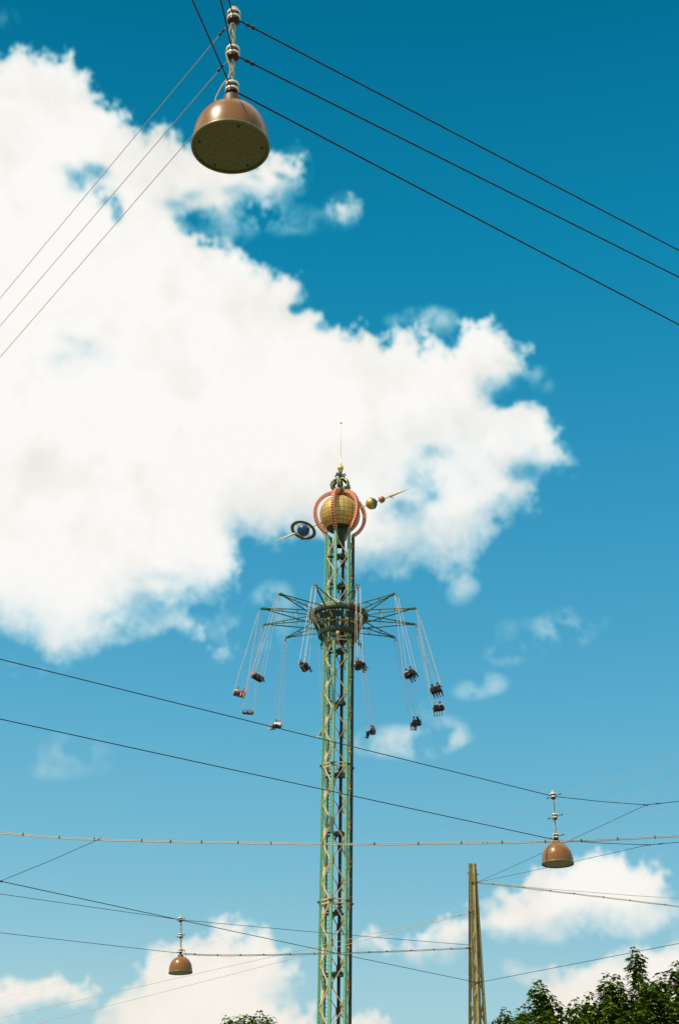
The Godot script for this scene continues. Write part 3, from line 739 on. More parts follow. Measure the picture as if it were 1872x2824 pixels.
# ------------------------------------------------------------------ ride tower
func make_tower() -> void:
	var t := thing("ride_tower", "tall green lattice tower with yellow braces, golden globe and spire on top", "tower", Transform3D(Basis.IDENTITY, TOWER))
	part("base_plinth", lathed([Vector2(0, 0.6), Vector2(2.9, 0.6), Vector2(3.1, 0.5), Vector2(3.1, 0.0)], 6), mats.concrete, t)
	# legs: rolled channels, the open side inward
	var leg := st_new()
	var hl := (LEG_TOP - 0.4) * 0.5
	box(leg, Transform3D(Basis.IDENTITY, Vector3(0, 0.4 + hl, 0.1)), Vector3(0.25, hl * 2.0, 0.03), 0.006)
	for s in [-1.0, 1.0]:
		box(leg, Transform3D(Basis.IDENTITY, Vector3(0.11 * s, 0.4 + hl, -0.015)), Vector3(0.028, hl * 2.0 - 0.01, 0.2), 0.006)
		box(leg, Transform3D(Basis.IDENTITY, Vector3(0.1 * s, 0.4 + hl, -0.126)), Vector3(0.075, hl * 2.0 - 0.02, 0.022), 0.005)
	var leg_mesh := leg.commit()
	for a: float in LEG_ANGLES:
		part("leg", leg_mesh, mats.tower_green, t, Transform3D(yaw(a), polar(a, LEG_RADIUS)))
	# dark strips over the right-hand leg painting its shaded side, with junction boxes
	var shade_strip := node_part("leg_shade_strip", t, Transform3D(yaw(103.0), polar(103.0, LEG_RADIUS)))
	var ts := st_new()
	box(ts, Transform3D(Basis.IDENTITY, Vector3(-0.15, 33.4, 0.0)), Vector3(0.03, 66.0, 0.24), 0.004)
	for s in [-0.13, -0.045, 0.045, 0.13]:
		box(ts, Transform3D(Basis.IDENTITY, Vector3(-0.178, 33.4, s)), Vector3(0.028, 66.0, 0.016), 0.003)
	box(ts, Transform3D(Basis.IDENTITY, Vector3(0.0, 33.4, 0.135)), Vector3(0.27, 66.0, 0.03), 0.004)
	part("shade_sheet", ts.commit(), mats.tray_grey, shade_strip)
	for k in 13:
		part("junction_box", boxed(Vector3(0.12, 0.42, 0.2), 0.02), mats.tower_dark, shade_strip, Transform3D(Basis.IDENTITY, Vector3(-0.22, 18.0 + k * BAY + (0.6 if k % 3 == 0 else 0.0), 0.02)))
	# zigzag braces and gussets: nodes alternate between neighbouring legs
	var gus := st_new()
	box(gus, Transform3D.IDENTITY, Vector3(0.2, 0.62, 0.03), 0.008)
	box(gus, Transform3D(Basis.IDENTITY, Vector3(-0.08, 0, 0.03)), Vector3(0.05, 0.5, 0.04), 0.008)
	var gus_mesh := gus.commit()
	var low := -8
	var high := 5
	for k in 6:
		var a0: float = LEG_ANGLES[k]
		var p := polar(a0, LEG_RADIUS)
		var q := polar(LEG_ANGLES[(k + 1) % 6], LEG_RADIUS)
		var inw := -(p + q).normalized() * 0.02
		var across := (q - p).normalized()
		var facing := (p + q).normalized()
		for i in range(low, high + 1):
			var ya := NODE_Y + i * BAY
			# nodes of even legs at ya, of odd legs half a bay higher
			var even := p if k % 2 == 0 else q
			var odd := q if k % 2 == 0 else p
			var dirn := across if k % 2 == 0 else -across
			var e := even + Vector3(0, ya, 0) + inw + dirn * 0.2
			var o := odd + Vector3(0, ya + BAY * 0.5, 0) + inw - dirn * 0.2
			if ya + BAY * 0.5 < LEG_TOP - 0.2:
				for off in [-0.055, 0.055]:
					part("brace", unit_flat, mats.brace_ochre, t, along(e + facing * off + Vector3(0, 0.12, 0), o + facing * off - Vector3(0, 0.12, 0), facing).scaled_local(Vector3(0.05, 1, 0.06)))
				part("gusset", gus_mesh, mats.gusset_yellow, t, Transform3D(Basis(-dirn, Vector3.UP, (-dirn).cross(Vector3.UP)), odd + Vector3(0, ya + BAY * 0.5, 0) + inw - dirn * 0.2))
			var o2 := odd + Vector3(0, ya - BAY * 0.5, 0) + inw - dirn * 0.2
			if ya < LEG_TOP - 0.2:
				for off in [-0.055, 0.055]:
					part("brace", unit_flat, mats.brace_ochre, t, along(e + facing * off - Vector3(0, 0.12, 0), o2 + facing * off + Vector3(0, 0.12, 0), facing).scaled_local(Vector3(0.05, 1, 0.06)))
				part("gusset", gus_mesh, mats.gusset_yellow, t, Transform3D(Basis(dirn, Vector3.UP, dirn.cross(Vector3.UP)), even + Vector3(0, ya, 0) + inw + dirn * 0.2))
	# section flanges: double ochre frames with bolted lugs on the legs
	for y: float in [29.25, 41.96, 54.75]:
		var fr := node_part("section_flange", t, Transform3D(Basis.IDENTITY, Vector3(0, y, 0)))
		for k in 6:
			var p := polar(LEG_ANGLES[k], LEG_RADIUS - 0.05)
			var q := polar(LEG_ANGLES[(k + 1) % 6], LEG_RADIUS - 0.05)
			var m := (q - p).normalized() * 0.14
			for dy in [-0.17, 0.17]:
				part("rail", unit_flat, mats.brace_ochre, fr, along(p + m + Vector3(0, dy, 0), q - m + Vector3(0, dy, 0), Vector3.UP).scaled_local(Vector3(0.1, 1, 0.12)))
			part("lug", boxed(Vector3(0.44, 0.16, 0.1), 0.015), mats.tower_dark, fr, Transform3D(yaw(LEG_ANGLES[k]), polar(LEG_ANGLES[k], LEG_RADIUS + 0.2)))
	# inner platforms
	for y: float in [22.8, 28.2, 35.4, 41.0, 48.2, 53.6, 60.6, 64.0]:
		var st := st_new()
		for k in 3:
			var a: float = LEG_ANGLES[k] + 12.0 * sin(y)
			box(st, Transform3D(yaw(a), Vector3(0, k * 0.09, 0)), Vector3(2.3, 0.16, 0.14))
		box(st, Transform3D(yaw(20.0 + y * 9.0), Vector3(0.25, 0.28, -0.35)), Vector3(0.9, 0.4, 0.7), 0.03)
		part("inner_platform", st.commit(), mats.tower_dark, t, Transform3D(Basis.IDENTITY, Vector3(0, y, 0)))
	# dark column added before the back leg to paint its shade; inner ladder
	var back_shade := st_new()
	box(back_shade, Transform3D(yaw(163), polar(160.5, 1.13, 38.0)), Vector3(0.2, 56.0, 0.1), 0.02)
	for s in [-0.1, 0.1]:
		box(back_shade, Transform3D(yaw(163), polar(160.5, 1.06, 38.0) + yaw(163) * Vector3(s, 0, 0)), Vector3(0.03, 56.0, 0.12), 0.008)
	part("back_leg_shade", back_shade.commit(), mats.tower_dark, t)
	var lad := node_part("ladder", t, Transform3D(yaw(28.0), polar(232.0, 0.92, 0.0)))
	for s in [-0.2, 0.2]:
		part("stile", rod(Vector3(s, 10.0, 0), Vector3(s, 66.0, 0), 0.028, 6), mats.tower_green, lad)
	var rungs := st_new()
	var yy := 10.2
	while yy < 66.0:
		tube(rungs, [Vector3(-0.2, yy, 0), Vector3(0.2, yy, 0)], [0.02], 5)
		yy += 0.36
	part("rungs", rungs.commit(), mats.tower_dark, lad).set_meta("kind", "stuff")
	make_globe(t)

func make_globe(t: Node3D) -> void:
	var c := Vector3(0, GLOBE_Y, 0)
	var r := 2.09
	var globe := node_part("globe", t, Transform3D(yaw(4.0), c))
	var inner := []
	for i in 13:
		var w := lerpf(deg_to_rad(-52.0), PI / 2, i / 12.0)
		inner.append(Vector2((r - 0.05) * cos(w) if i < 12 else 0.0, (r - 0.05) * sin(w)))
	part("liner", lathed(inner, 40), mats.seam, globe)
	var lats := [-50.0, -38.0, -26.0, -14.0, -2.0, 12.0, 26.0, 40.0, 54.0, 68.0, 84.0]
	var lons := 24
	for i in lats.size() - 1:
		var st := st_new()
		var prof := []
		var gap := 0.45
		for k in 5:
			var w := deg_to_rad(lerpf(lats[i] + gap, lats[i + 1] - gap, k / 4.0))
			prof.append(Vector2(r * cos(w), r * sin(w)))
		var half := deg_to_rad(7.5 - 0.42 / cos(deg_to_rad((lats[i] + lats[i + 1]) * 0.5)))
		lathe(st, prof, 4, Transform3D.IDENTITY, -half, half)
		# panel edges
		var rim_r := r - 0.045
		var e := []
		for sgn in [-1.0, 1.0]:
			var w0 := deg_to_rad(lats[i] + gap)
			var w1 := deg_to_rad(lats[i + 1] - gap)
			var s := Vector3(sin(half * sgn), 0, cos(half * sgn))
			e = [s * r * cos(w0) + Vector3.UP * r * sin(w0), s * r * cos(w1) + Vector3.UP * r * sin(w1), s * rim_r * cos(w1) + Vector3.UP * rim_r * sin(w1), s * rim_r * cos(w0) + Vector3.UP * rim_r * sin(w0)]
			flat(st, e[0], e[1], e[2], e[3], Vector3(cos(half * sgn), 0, -sin(half * sgn)) * sgn)
		var mesh := st.commit()
		for k in lons:
			part("panel", mesh, mats.gold, globe, Transform3D(yaw(k * 15.0), Vector3.ZERO))
	part("pole_cap", lathed([Vector2(0.27, 2.06), Vector2(0.2, 2.12), Vector2(0, 2.14)], 20), mats.gold, globe)
	part("under_bowl", lathed([Vector2(0.0, -1.85), Vector2(0.9, -1.8), Vector2(1.2, -1.68), Vector2(1.3, -1.62), Vector2(1.3, -1.55)], 32), mats.hub_steel, globe)
	part("support_column", lathed([Vector2(0.5, -3.6), Vector2(0.5, -2.2), Vector2(0.9, -1.6)], 16), mats.tower_dark, globe)
	# six striped arches, one rising from each leg
	var arch := st_new()
	var dark := st_new()
	var ra := 2.62
	var n := 48
	var w_from := deg_to_rad(-56.0)
	var w_to := deg_to_rad(86.0)
	for i in n:
		var w0 := lerpf(w_from, w_to, float(i) / n)
		var w1 := lerpf(w_from, w_to, float(i + 1) / n)
		var wm := (w0 + w1) * 0.5
		var dirn := Vector3(0, sin(wm), cos(wm))
		var tan_ := Vector3(0, cos(wm), -sin(wm))
		var bs := Basis(Vector3.RIGHT, tan_, Vector3.RIGHT.cross(tan_))
		var len_ := ra * (w1 - w0)
		for s in [-1.0, 1.0]:
			box(arch, Transform3D(bs, dirn * ra + Vector3.RIGHT * s * 0.13), Vector3(0.05, len_ * 1.06, 0.3))
		box(dark, Transform3D(bs, dirn * ra), Vector3(0.2, len_ * 1.05, 0.2))
		if i % 2 == 0:
			box(arch, Transform3D(bs, dirn * ra), Vector3(0.34, len_ * 1.12, 0.36), 0.012)
	var am := arch.commit()
	var dm := dark.commit()
	for a: float in LEG_ANGLES:
		var an := node_part("arch", t, Transform3D(yaw(a), c))
		part("ribbed_band", am, mats.arch_salmon, an)
		part("web", dm, mats.arch_dark, an)
	# crown: scrolls, leaves, ball, spire
	var crown := node_part("crown", t, Transform3D(Basis.IDENTITY, c + Vector3(0, 2.6, 0)))
	part("collar", lathed([Vector2(0.0, -0.1), Vector2(0.62, -0.1), Vector2(0.66, 0.02), Vector2(0.5, 0.14), Vector2(0.3, 0.2), Vector2(0.16, 0.5), Vector2(0.12, 1.4), Vector2(0.2, 1.55), Vector2(0.12, 1.7), Vector2(0.1, 2.3), Vector2(0.2, 2.4), Vector2(0.08, 2.5)], 20), mats.arch_dark, crown)
	var scroll := st_new()
	var edge := st_new()
	var line := []
	for q in [[0.14, 1.72], [0.3, 1.6], [0.62, 1.42], [0.92, 1.12], [1.02, 0.78], [0.94, 0.46], [0.74, 0.3], [0.56, 0.4], [0.56, 0.58], [0.68, 0.64]]:
		line.append(Vector3(0, q[1], q[0]))
	tube(scroll, line, [0.07, 0.12, 0.15, 0.16, 0.15, 0.13, 0.11, 0.09, 0.07, 0.04], 7)
	for q in [[0.62, 1.42, 0.16], [0.98, 0.95, 0.19], [0.86, 0.36, 0.17]]:
		box(scroll, Transform3D(Basis(Vector3.RIGHT, 0.6), Vector3(0, q[1], q[0])), Vector3(q[2] * 2.4, q[2] * 1.3, 0.1), 0.03)
	for s in [-0.15, 0.15]:
		var el := []
		for p: Vector3 in line.slice(1, 7):
			el.append(p + Vector3(s, 0, 0.03))
		tube(edge, el, [0.045], 5)
	var sm := scroll.commit()
	var em := edge.commit()
	var mini_st := st_new()
	var ml := []
	for q in [[0.1, 1.95], [0.3, 2.15], [0.5, 2.2], [0.56, 2.02], [0.44, 1.92], [0.36, 2.0]]:
		ml.append(Vector3(0, q[1], q[0]))
	tube(mini_st, ml, [0.06, 0.085, 0.09, 0.08, 0.06, 0.04], 7)
	var mm := mini_st.commit()
	for k in 6:
		var b := yaw(LEG_ANGLES[k] + 8.0)
		part("scroll_leaf", sm, mats.crown_green, crown, Transform3D(b, Vector3.ZERO))
		part("gilt_edge", em, mats.gold_pale, crown, Transform3D(b, Vector3.ZERO))
		part("small_scroll", mm, mats.crown_green, crown, Transform3D(yaw(LEG_ANGLES[k] + 30.0), Vector3.ZERO))
		part("bud", ball(0.11, 10), mats.gold_pale, crown, Transform3D(Basis.IDENTITY, polar(LEG_ANGLES[k] + 38.0, 0.62, 0.34)))
	part("finial_ball", ball(0.34, 24), mats.gold_pale, crown, Transform3D(Basis.IDENTITY, Vector3(0, 2.95, 0)))
	part("finial_cup", lathed([Vector2(0.1, 2.35), Vector2(0.24, 2.55), Vector2(0.16, 2.66)], 16), mats.gold_pale, crown)
	part("spire", lathed([Vector2(0.12, 3.2), Vector2(0.15, 3.42), Vector2(0.05, 3.6), Vector2(0.034, 5.0), Vector2(0.02, 8.4), Vector2(0.0, 8.45)], 10), mats.gold_pale, crown)
	part("spire_tip_ball", ball(0.11, 14), mats.gold, crown, Transform3D(Basis.IDENTITY, Vector3(0, 8.5, 0)))
	# arrow with planets
	var axis := Vector3(7.03, 3.2, 0.0).normalized()
	var len_ := 7.7
	var side := Vector3(0, 0, 1)
	var bs2 := Basis(axis, side.cross(axis), side)
	var arrow := node_part("celestial_arrow", t, Transform3D(bs2, c + Vector3(0.25, 0.02, 0)))
	var x_of := func(f: float) -> float: return f * len_
	part("shaft", rod(Vector3(x_of.call(-0.5), 0, 0), Vector3(x_of.call(0.7), 0, 0), 0.055, 8), mats.gold, arrow)
	var tip := st_new()
	tube(tip, [Vector3(x_of.call(0.69), 0, 0), Vector3(x_of.call(0.73), 0, 0), Vector3(x_of.call(1.0), 0, 0)], [0.07, 0.13, 0.012], 8)
	for s in [-1.0, 1.0]:
		tube(tip, [Vector3(x_of.call(0.69), 0, 0), Vector3(x_of.call(0.73), 0.28 * s, 0.0), Vector3(x_of.call(0.755), 0.36 * s, 0)], [0.05, 0.045, 0.01], 6)
		tube(tip, [Vector3(x_of.call(0.69), 0, 0), Vector3(x_of.call(0.72), 0, 0.28 * s)], [0.05, 0.01], 6)
	part("arrow_head", tip.commit(), mats.gold_pale, arrow)
	var half_a := []
	var half_b := []
	for i in 11:
		var w := PI * i / 10.0 - PI / 2
		var p := Vector2(0.62 * cos(w) if i > 0 and i < 10 else 0.0, 0.62 * sin(w))
		if i <= 6:
			half_a.append(p)
		if i >= 6:
			half_b.append(p)
	var to_axis := Basis(Vector3(0, 0, 1), Vector3(1, 0, 0), Vector3(0, 1, 0))
	part("gilt_half_planet", lathed(half_a, 24), mats.gold, arrow, Transform3D(to_axis, Vector3(x_of.call(0.43), 0, 0)))
	part("green_half_planet", lathed(half_b, 24), mats.planet_green, arrow, Transform3D(to_axis, Vector3(x_of.call(0.43), 0, 0)))
	part("green_band", lathed([Vector2(0.6, -0.06), Vector2(0.645, -0.05), Vector2(0.645, 0.05), Vector2(0.6, 0.06)], 24), mats.planet_green, arrow, Transform3D(to_axis, Vector3(x_of.call(0.43) + 0.12, 0, 0)))
	part("red_planet", ball(0.35, 20), mats.planet_red, arrow, Transform3D(Basis.IDENTITY, Vector3(x_of.call(0.585), 0, 0)))
	part("red_planet_band", lathed([Vector2(0.34, -0.05), Vector2(0.375, -0.04), Vector2(0.375, 0.04), Vector2(0.34, 0.05)], 20), mats.gold, arrow, Transform3D(to_axis, Vector3(x_of.call(0.56), 0, 0)))
	# blue planet inside a tilted ring, on the lower left
	var bp := Vector3(x_of.call(-0.57), 0, 0)
	part("blue_planet", ball(0.66, 24), mats.planet_blue, arrow, Transform3D(Basis.IDENTITY, bp))
	var inv := bs2.inverse()
	var nrm := (inv * Vector3(-0.25, -0.95, -0.02).normalized()).normalized()
	nrm = (inv * (Vector3(0, -0.4586, 0.8886) * 0.68 + Vector3(-0.34, 0.0, 0.0) * 0.73 - Vector3(0, 0.8886, 0.4586) * 0.94 * 0.73)).normalized()
	var rx := nrm.cross(Vector3.RIGHT).normalized()
	var ring_x := Transform3D(Basis(rx, nrm, rx.cross(nrm)), bp)
	part("planet_ring", lathed([Vector2(1.02, -0.04), Vector2(1.34, -0.04), Vector2(1.37, 0.0), Vector2(1.34, 0.04), Vector2(1.02, 0.04), Vector2(1.0, 0.0), Vector2(1.02, -0.04)], 40), mats.gold_dark, arrow, ring_x)
	for k in 4:
		part("ring_spoke", rod(polar(k * 90.0 + 40.0, 0.6), polar(k * 90.0 + 40.0, 1.05), 0.03), mats.gold_pale, arrow, ring_x)
	part("ring_bead", ball(0.13, 12), mats.planet_red, arrow, ring_x * Transform3D(Basis.IDENTITY, polar(255.0, 1.36)))
	var spear := st_new()
	tube(spear, [Vector3(x_of.call(-0.64), 0, 0), Vector3(x_of.call(-0.72), 0, 0), Vector3(x_of.call(-1.0), 0, 0)], [0.05, 0.12, 0.012], 8)
	part("spear_point", spear.commit(), mats.gold_pale, arrow)

func make_carousel() -> void:
	var at := TOWER + Vector3(0, RING_Y, 0)
	var t := thing("swing_carousel", "green twelve-armed swing carousel ring sliding around the tower", "carousel", Transform3D(Basis.IDENTITY, at))
	part("upper_ring", lathed([Vector2(2.55, -0.28), Vector2(2.9, -0.28), Vector2(2.95, -0.2), Vector2(2.95, 0.12), Vector2(2.9, 0.18), Vector2(2.55, 0.18), Vector2(2.55, -0.28)], 36), mats.hub_steel, t)
	part("guard_rail", lathed([Vector2(2.72, 0.34), Vector2(2.78, 0.34), Vector2(2.78, 0.46), Vector2(2.72, 0.46), Vector2(2.72, 0.34)], 12), mats.hub_tan, t, Transform3D(yaw(15), Vector3.ZERO))
	part("lower_ring", lathed([Vector2(1.78, -2.3), Vector2(2.0, -2.3), Vector2(2.06, -2.2), Vector2(2.06, -1.85), Vector2(1.78, -1.85), Vector2(1.78, -2.3)], 36), mats.hub_steel, t)
	part("middle_ring", lathed([Vector2(1.85, -1.28), Vector2(2.12, -1.28), Vector2(2.12, -1.1), Vector2(1.85, -1.1), Vector2(1.85, -1.28)], 12), mats.hub_tan, t, Transform3D(yaw(15), Vector3.ZERO))
	for k in 12:
		var a := k * 30.0 + 13.0
		part("cage_post", rod(polar(a + 15.0, 2.6, -0.2), polar(a + 15.0, 1.95, -1.95), 0.09, 6), mats.hub_steel, t)
		part("cage_tie", rod(polar(a + 15.0, 2.0, -1.9), polar(a, 2.7, -0.2), 0.05, 6), mats.hub_tan if k % 3 == 0 else mats.hub_steel, t)
		part("cladding_panel", boxed(Vector3(1.1, 0.62, 0.05), 0.01), mats.hub_tan if k % 4 == 1 else mats.hub_steel, t, Transform3D(yaw(a + 15.0) * Basis(Vector3.RIGHT, 0.35), polar(a + 15.0, 2.42, -0.72)))
	for k in 6:
		var a: float = LEG_ANGLES[k]
		part("guide_shoe", boxed(Vector3(0.5, 1.5, 0.34), 0.04), mats.hub_steel, t, Transform3D(yaw(a), polar(a, 1.8, -1.6)))
		part("upper_guide", boxed(Vector3(0.44, 0.7, 0.5), 0.04), mats.hub_steel, t, Transform3D(yaw(a), polar(a, 1.95, 0.0)))
		part("lift_strut", rod(polar(a, 1.75, 1.2), polar(a + 22.0, 2.7, 0.3), 0.05, 6), mats.brace_ochre, t)
	var proto: Node3D = null
	for k in 12:
		var a := k * 30.0 + 13.0
		var arm: Node3D
		if proto == null:
			arm = node_part("arm", t)
			proto = arm
			var tip := Vector3(0, 0.0, TIP_RADIUS)
			for s in [-1.0, 1.0]:
				part("upper_chord", rod(Vector3(0.62 * s, 0.12, 2.85), tip + Vector3(0.06 * s, 0, 0), 0.062, 8), mats.arm_green, arm)
			part("lower_chord", rod(Vector3(0, -1.15, 2.15), tip - Vector3(0, 0.06, 0.1), 0.062, 8), mats.arm_green, arm)
			for f in [0.3, 0.62]:
				var wx: float = lerpf(0.62, 0.06, f)
				var z: float = lerpf(2.85, TIP_RADIUS, f)
				var lowp := Vector3(0, lerpf(-1.15, -0.06, (z - 2.15) / (TIP_RADIUS - 2.25)), z)
				part("cross_bar", rod(Vector3(-wx, lerpf(0.12, 0, f), z), Vector3(wx, lerpf(0.12, 0, f), z), 0.035), mats.arm_green, arm)
				for s in [-1.0, 1.0]:
					part("post", rod(Vector3(wx * s, lerpf(0.12, 0, f), z), lowp, 0.032), mats.strut_tan, arm)
			var br := st_new()
			box(br, Transform3D(Basis.IDENTITY, tip + Vector3(0, -0.02, 0.02)), Vector3(0.34, 0.2, 0.5), 0.03)
			tube(br, [tip + Vector3(0, 0, 0.2), tip + Vector3(0, -0.06, 0.4), tip + Vector3(0, -0.3, 0.46)], [0.06, 0.055, 0.05], 7)
			part("tip_bracket", br.commit(), mats.arm_green, arm)
			part("spreader", rod(tip + Vector3(-0.22, -0.3, 0.46), tip + Vector3(0.22, -0.3, 0.46), 0.045, 7), mats.strut_tan, arm)
		else:
			arm = proto.duplicate()
			arm.name = "arm"
			t.add_child(arm, true)
		arm.transform = Transform3D(yaw(a), Vector3.ZERO)

# ------------------------------------------------------------------ people
func capsule(p: Vector3, b: Array) -> float:
	var a: Vector3 = b[0]
	var ba: Vector3 = b[1] - a
	var h := clampf((p - a).dot(ba) / ba.length_squared(), 0.0, 1.0)
	return (p - a - ba * h).length() - lerpf(b[2], b[3], h)

func field(p: Vector3, bones: Array, k: float) -> float:
	var d := 1e3
	for b: Array in bones:
		var e := capsule(p, b)
		var h := maxf(k - absf(d - e), 0.0) / k
		d = minf(d, e) - h * h * k * 0.25
	return d

func cut(clip: String, p: Vector3) -> float:
	match clip:
		"shirt":
			return maxf(maxf(p.y - 0.515, 0.06 - p.y), p.z - 0.2)
		"trousers":
			return maxf(p.y - 0.2, -0.27 - p.y)
		"shorts":
			return maxf(p.y - 0.2, p.z - 0.27)
		"shoes":
			return p.y + 0.285
		"short_hair":
			return (p.z - 0.035) * 0.8 + (0.7 - p.y) * 0.6
		"long_hair":
			return (p.z - 0.04) * 0.8 + (0.69 - p.y) * 0.25
	return -1.0

func nets(st: SurfaceTool, bones: Array, k: float, cell: float, clip := "") -> void:
	var lo := Vector3.ONE * 1e3
	var hi := -lo
	for b: Array in bones:
		for e in 2:
			var r: float = b[2 + e] + cell * 2.0
			lo = lo.min((b[e] as Vector3) - Vector3.ONE * r)
			hi = hi.max((b[e] as Vector3) + Vector3.ONE * r)
	var n := Vector3i(((hi - lo) / cell).ceil()) + Vector3i.ONE
	var val := PackedFloat32Array()
	val.resize(n.x * n.y * n.z)
	for z in n.z:
		for y in n.y:
			for x in n.x:
				var p := lo + Vector3(x, y, z) * cell
				var d := field(p, bones, k)
				if clip != "":
					d = maxf(d, cut(clip, p))
				val[(z * n.y + y) * n.x + x] = d
	var vert := {}
	var norm := {}
	for z in n.z - 1:
		for y in n.y - 1:
			for x in n.x - 1:
				var sum := Vector3.ZERO
				var cnt := 0
				var c := []
				for q in 8:
					c.append(val[((z + (q >> 2)) * n.y + y + ((q >> 1) & 1)) * n.x + x + (q & 1)])
				for q in 8:
					for bit in [1, 2, 4]:
						if q & bit:
							continue
						var a: float = c[q]
						var b: float = c[q | bit]
						if (a < 0.0) != (b < 0.0):
							var f := a / (a - b)
							var pa := Vector3(q & 1, (q >> 1) & 1, q >> 2)
							var pb := Vector3((q | bit) & 1, ((q | bit) >> 1) & 1, (q | bit) >> 2)
							sum += pa.lerp(pb, f)
							cnt += 1
				if cnt:
					var id := Vector3i(x, y, z)
					vert[id] = lo + (Vector3(x, y, z) + sum / cnt) * cell
					norm[id] = Vector3(c[1] + c[3] + c[5] + c[7] - c[0] - c[2] - c[4] - c[6], c[2] + c[3] + c[6] + c[7] - c[0] - c[1] - c[4] - c[5], c[4] + c[5] + c[6] + c[7] - c[0] - c[1] - c[2] - c[3]).normalized()
	for z in range(1, n.z - 1):
		for y in range(1, n.y - 1):
			for x in range(1, n.x - 1):
				var a := val[(z * n.y + y) * n.x + x]
				for axis in 3:
					var step := Vector3i.ZERO
					step[axis] = 1
					var b := val[((z + step.z) * n.y + y + step.y) * n.x + x + step.x]
					if (a < 0.0) == (b < 0.0):
						continue
					var u := Vector3i.ZERO
					var v := Vector3i.ZERO
					u[(axis + 1) % 3] = 1
					v[(axis + 2) % 3] = 1
					var o := Vector3i(x, y, z)
					var i0 := o - u - v
					var i1 := o - v
					var i2 := o
					var i3 := o - u
					if vert.has(i0) and vert.has(i1) and vert.has(i2) and vert.has(i3):
						tri(st, vert[i0], vert[i1], vert[i2], norm[i0], norm[i1], norm[i2])
						tri(st, vert[i0], vert[i2], vert[i3], norm[i0], norm[i2], norm[i3])

var people := {}

func hand(st: SurfaceTool, wrist: Vector3, dirn: Vector3, palm: Vector3, side: float) -> void:
	# palm and five fingers curled towards the palm's facing
	var d := dirn.normalized()
	var p := (palm - d * palm.dot(d)).normalized()
	var s := d.cross(p) * side
	var bones := [[wrist, wrist + d * 0.03, 0.027, 0.027], [wrist + d * 0.035 - s * 0.02, wrist + d * 0.085 - s * 0.026, 0.018, 0.015], [wrist + d * 0.035 + s * 0.02, wrist + d * 0.085 + s * 0.026, 0.018, 0.015], [wrist + d * 0.03, wrist + d * 0.09, 0.02, 0.016]]
	for f in 4:
		var o := (f - 1.5) * 0.0205
		var l: float = [0.036, 0.042, 0.04, 0.031][f]
		var a := wrist + d * 0.092 + s * o
		var b := a + (d * 0.8 + p * 0.6) * l
		var c := b + (d * -0.1 + p * 1.0) * l * 0.75
		bones.append([a, b, 0.0095, 0.009])
		bones.append([b, c, 0.009, 0.0075])
	var th := wrist + d * 0.035 - s * 0.03
	bones.append([th, th + d * 0.035 - s * 0.022 + p * 0.012, 0.012, 0.01])
	bones.append([th + d * 0.035 - s * 0.022 + p * 0.012, th + d * 0.055 - s * 0.012 + p * 0.034, 0.01, 0.008])
	nets(st, bones, 0.006, 0.006)

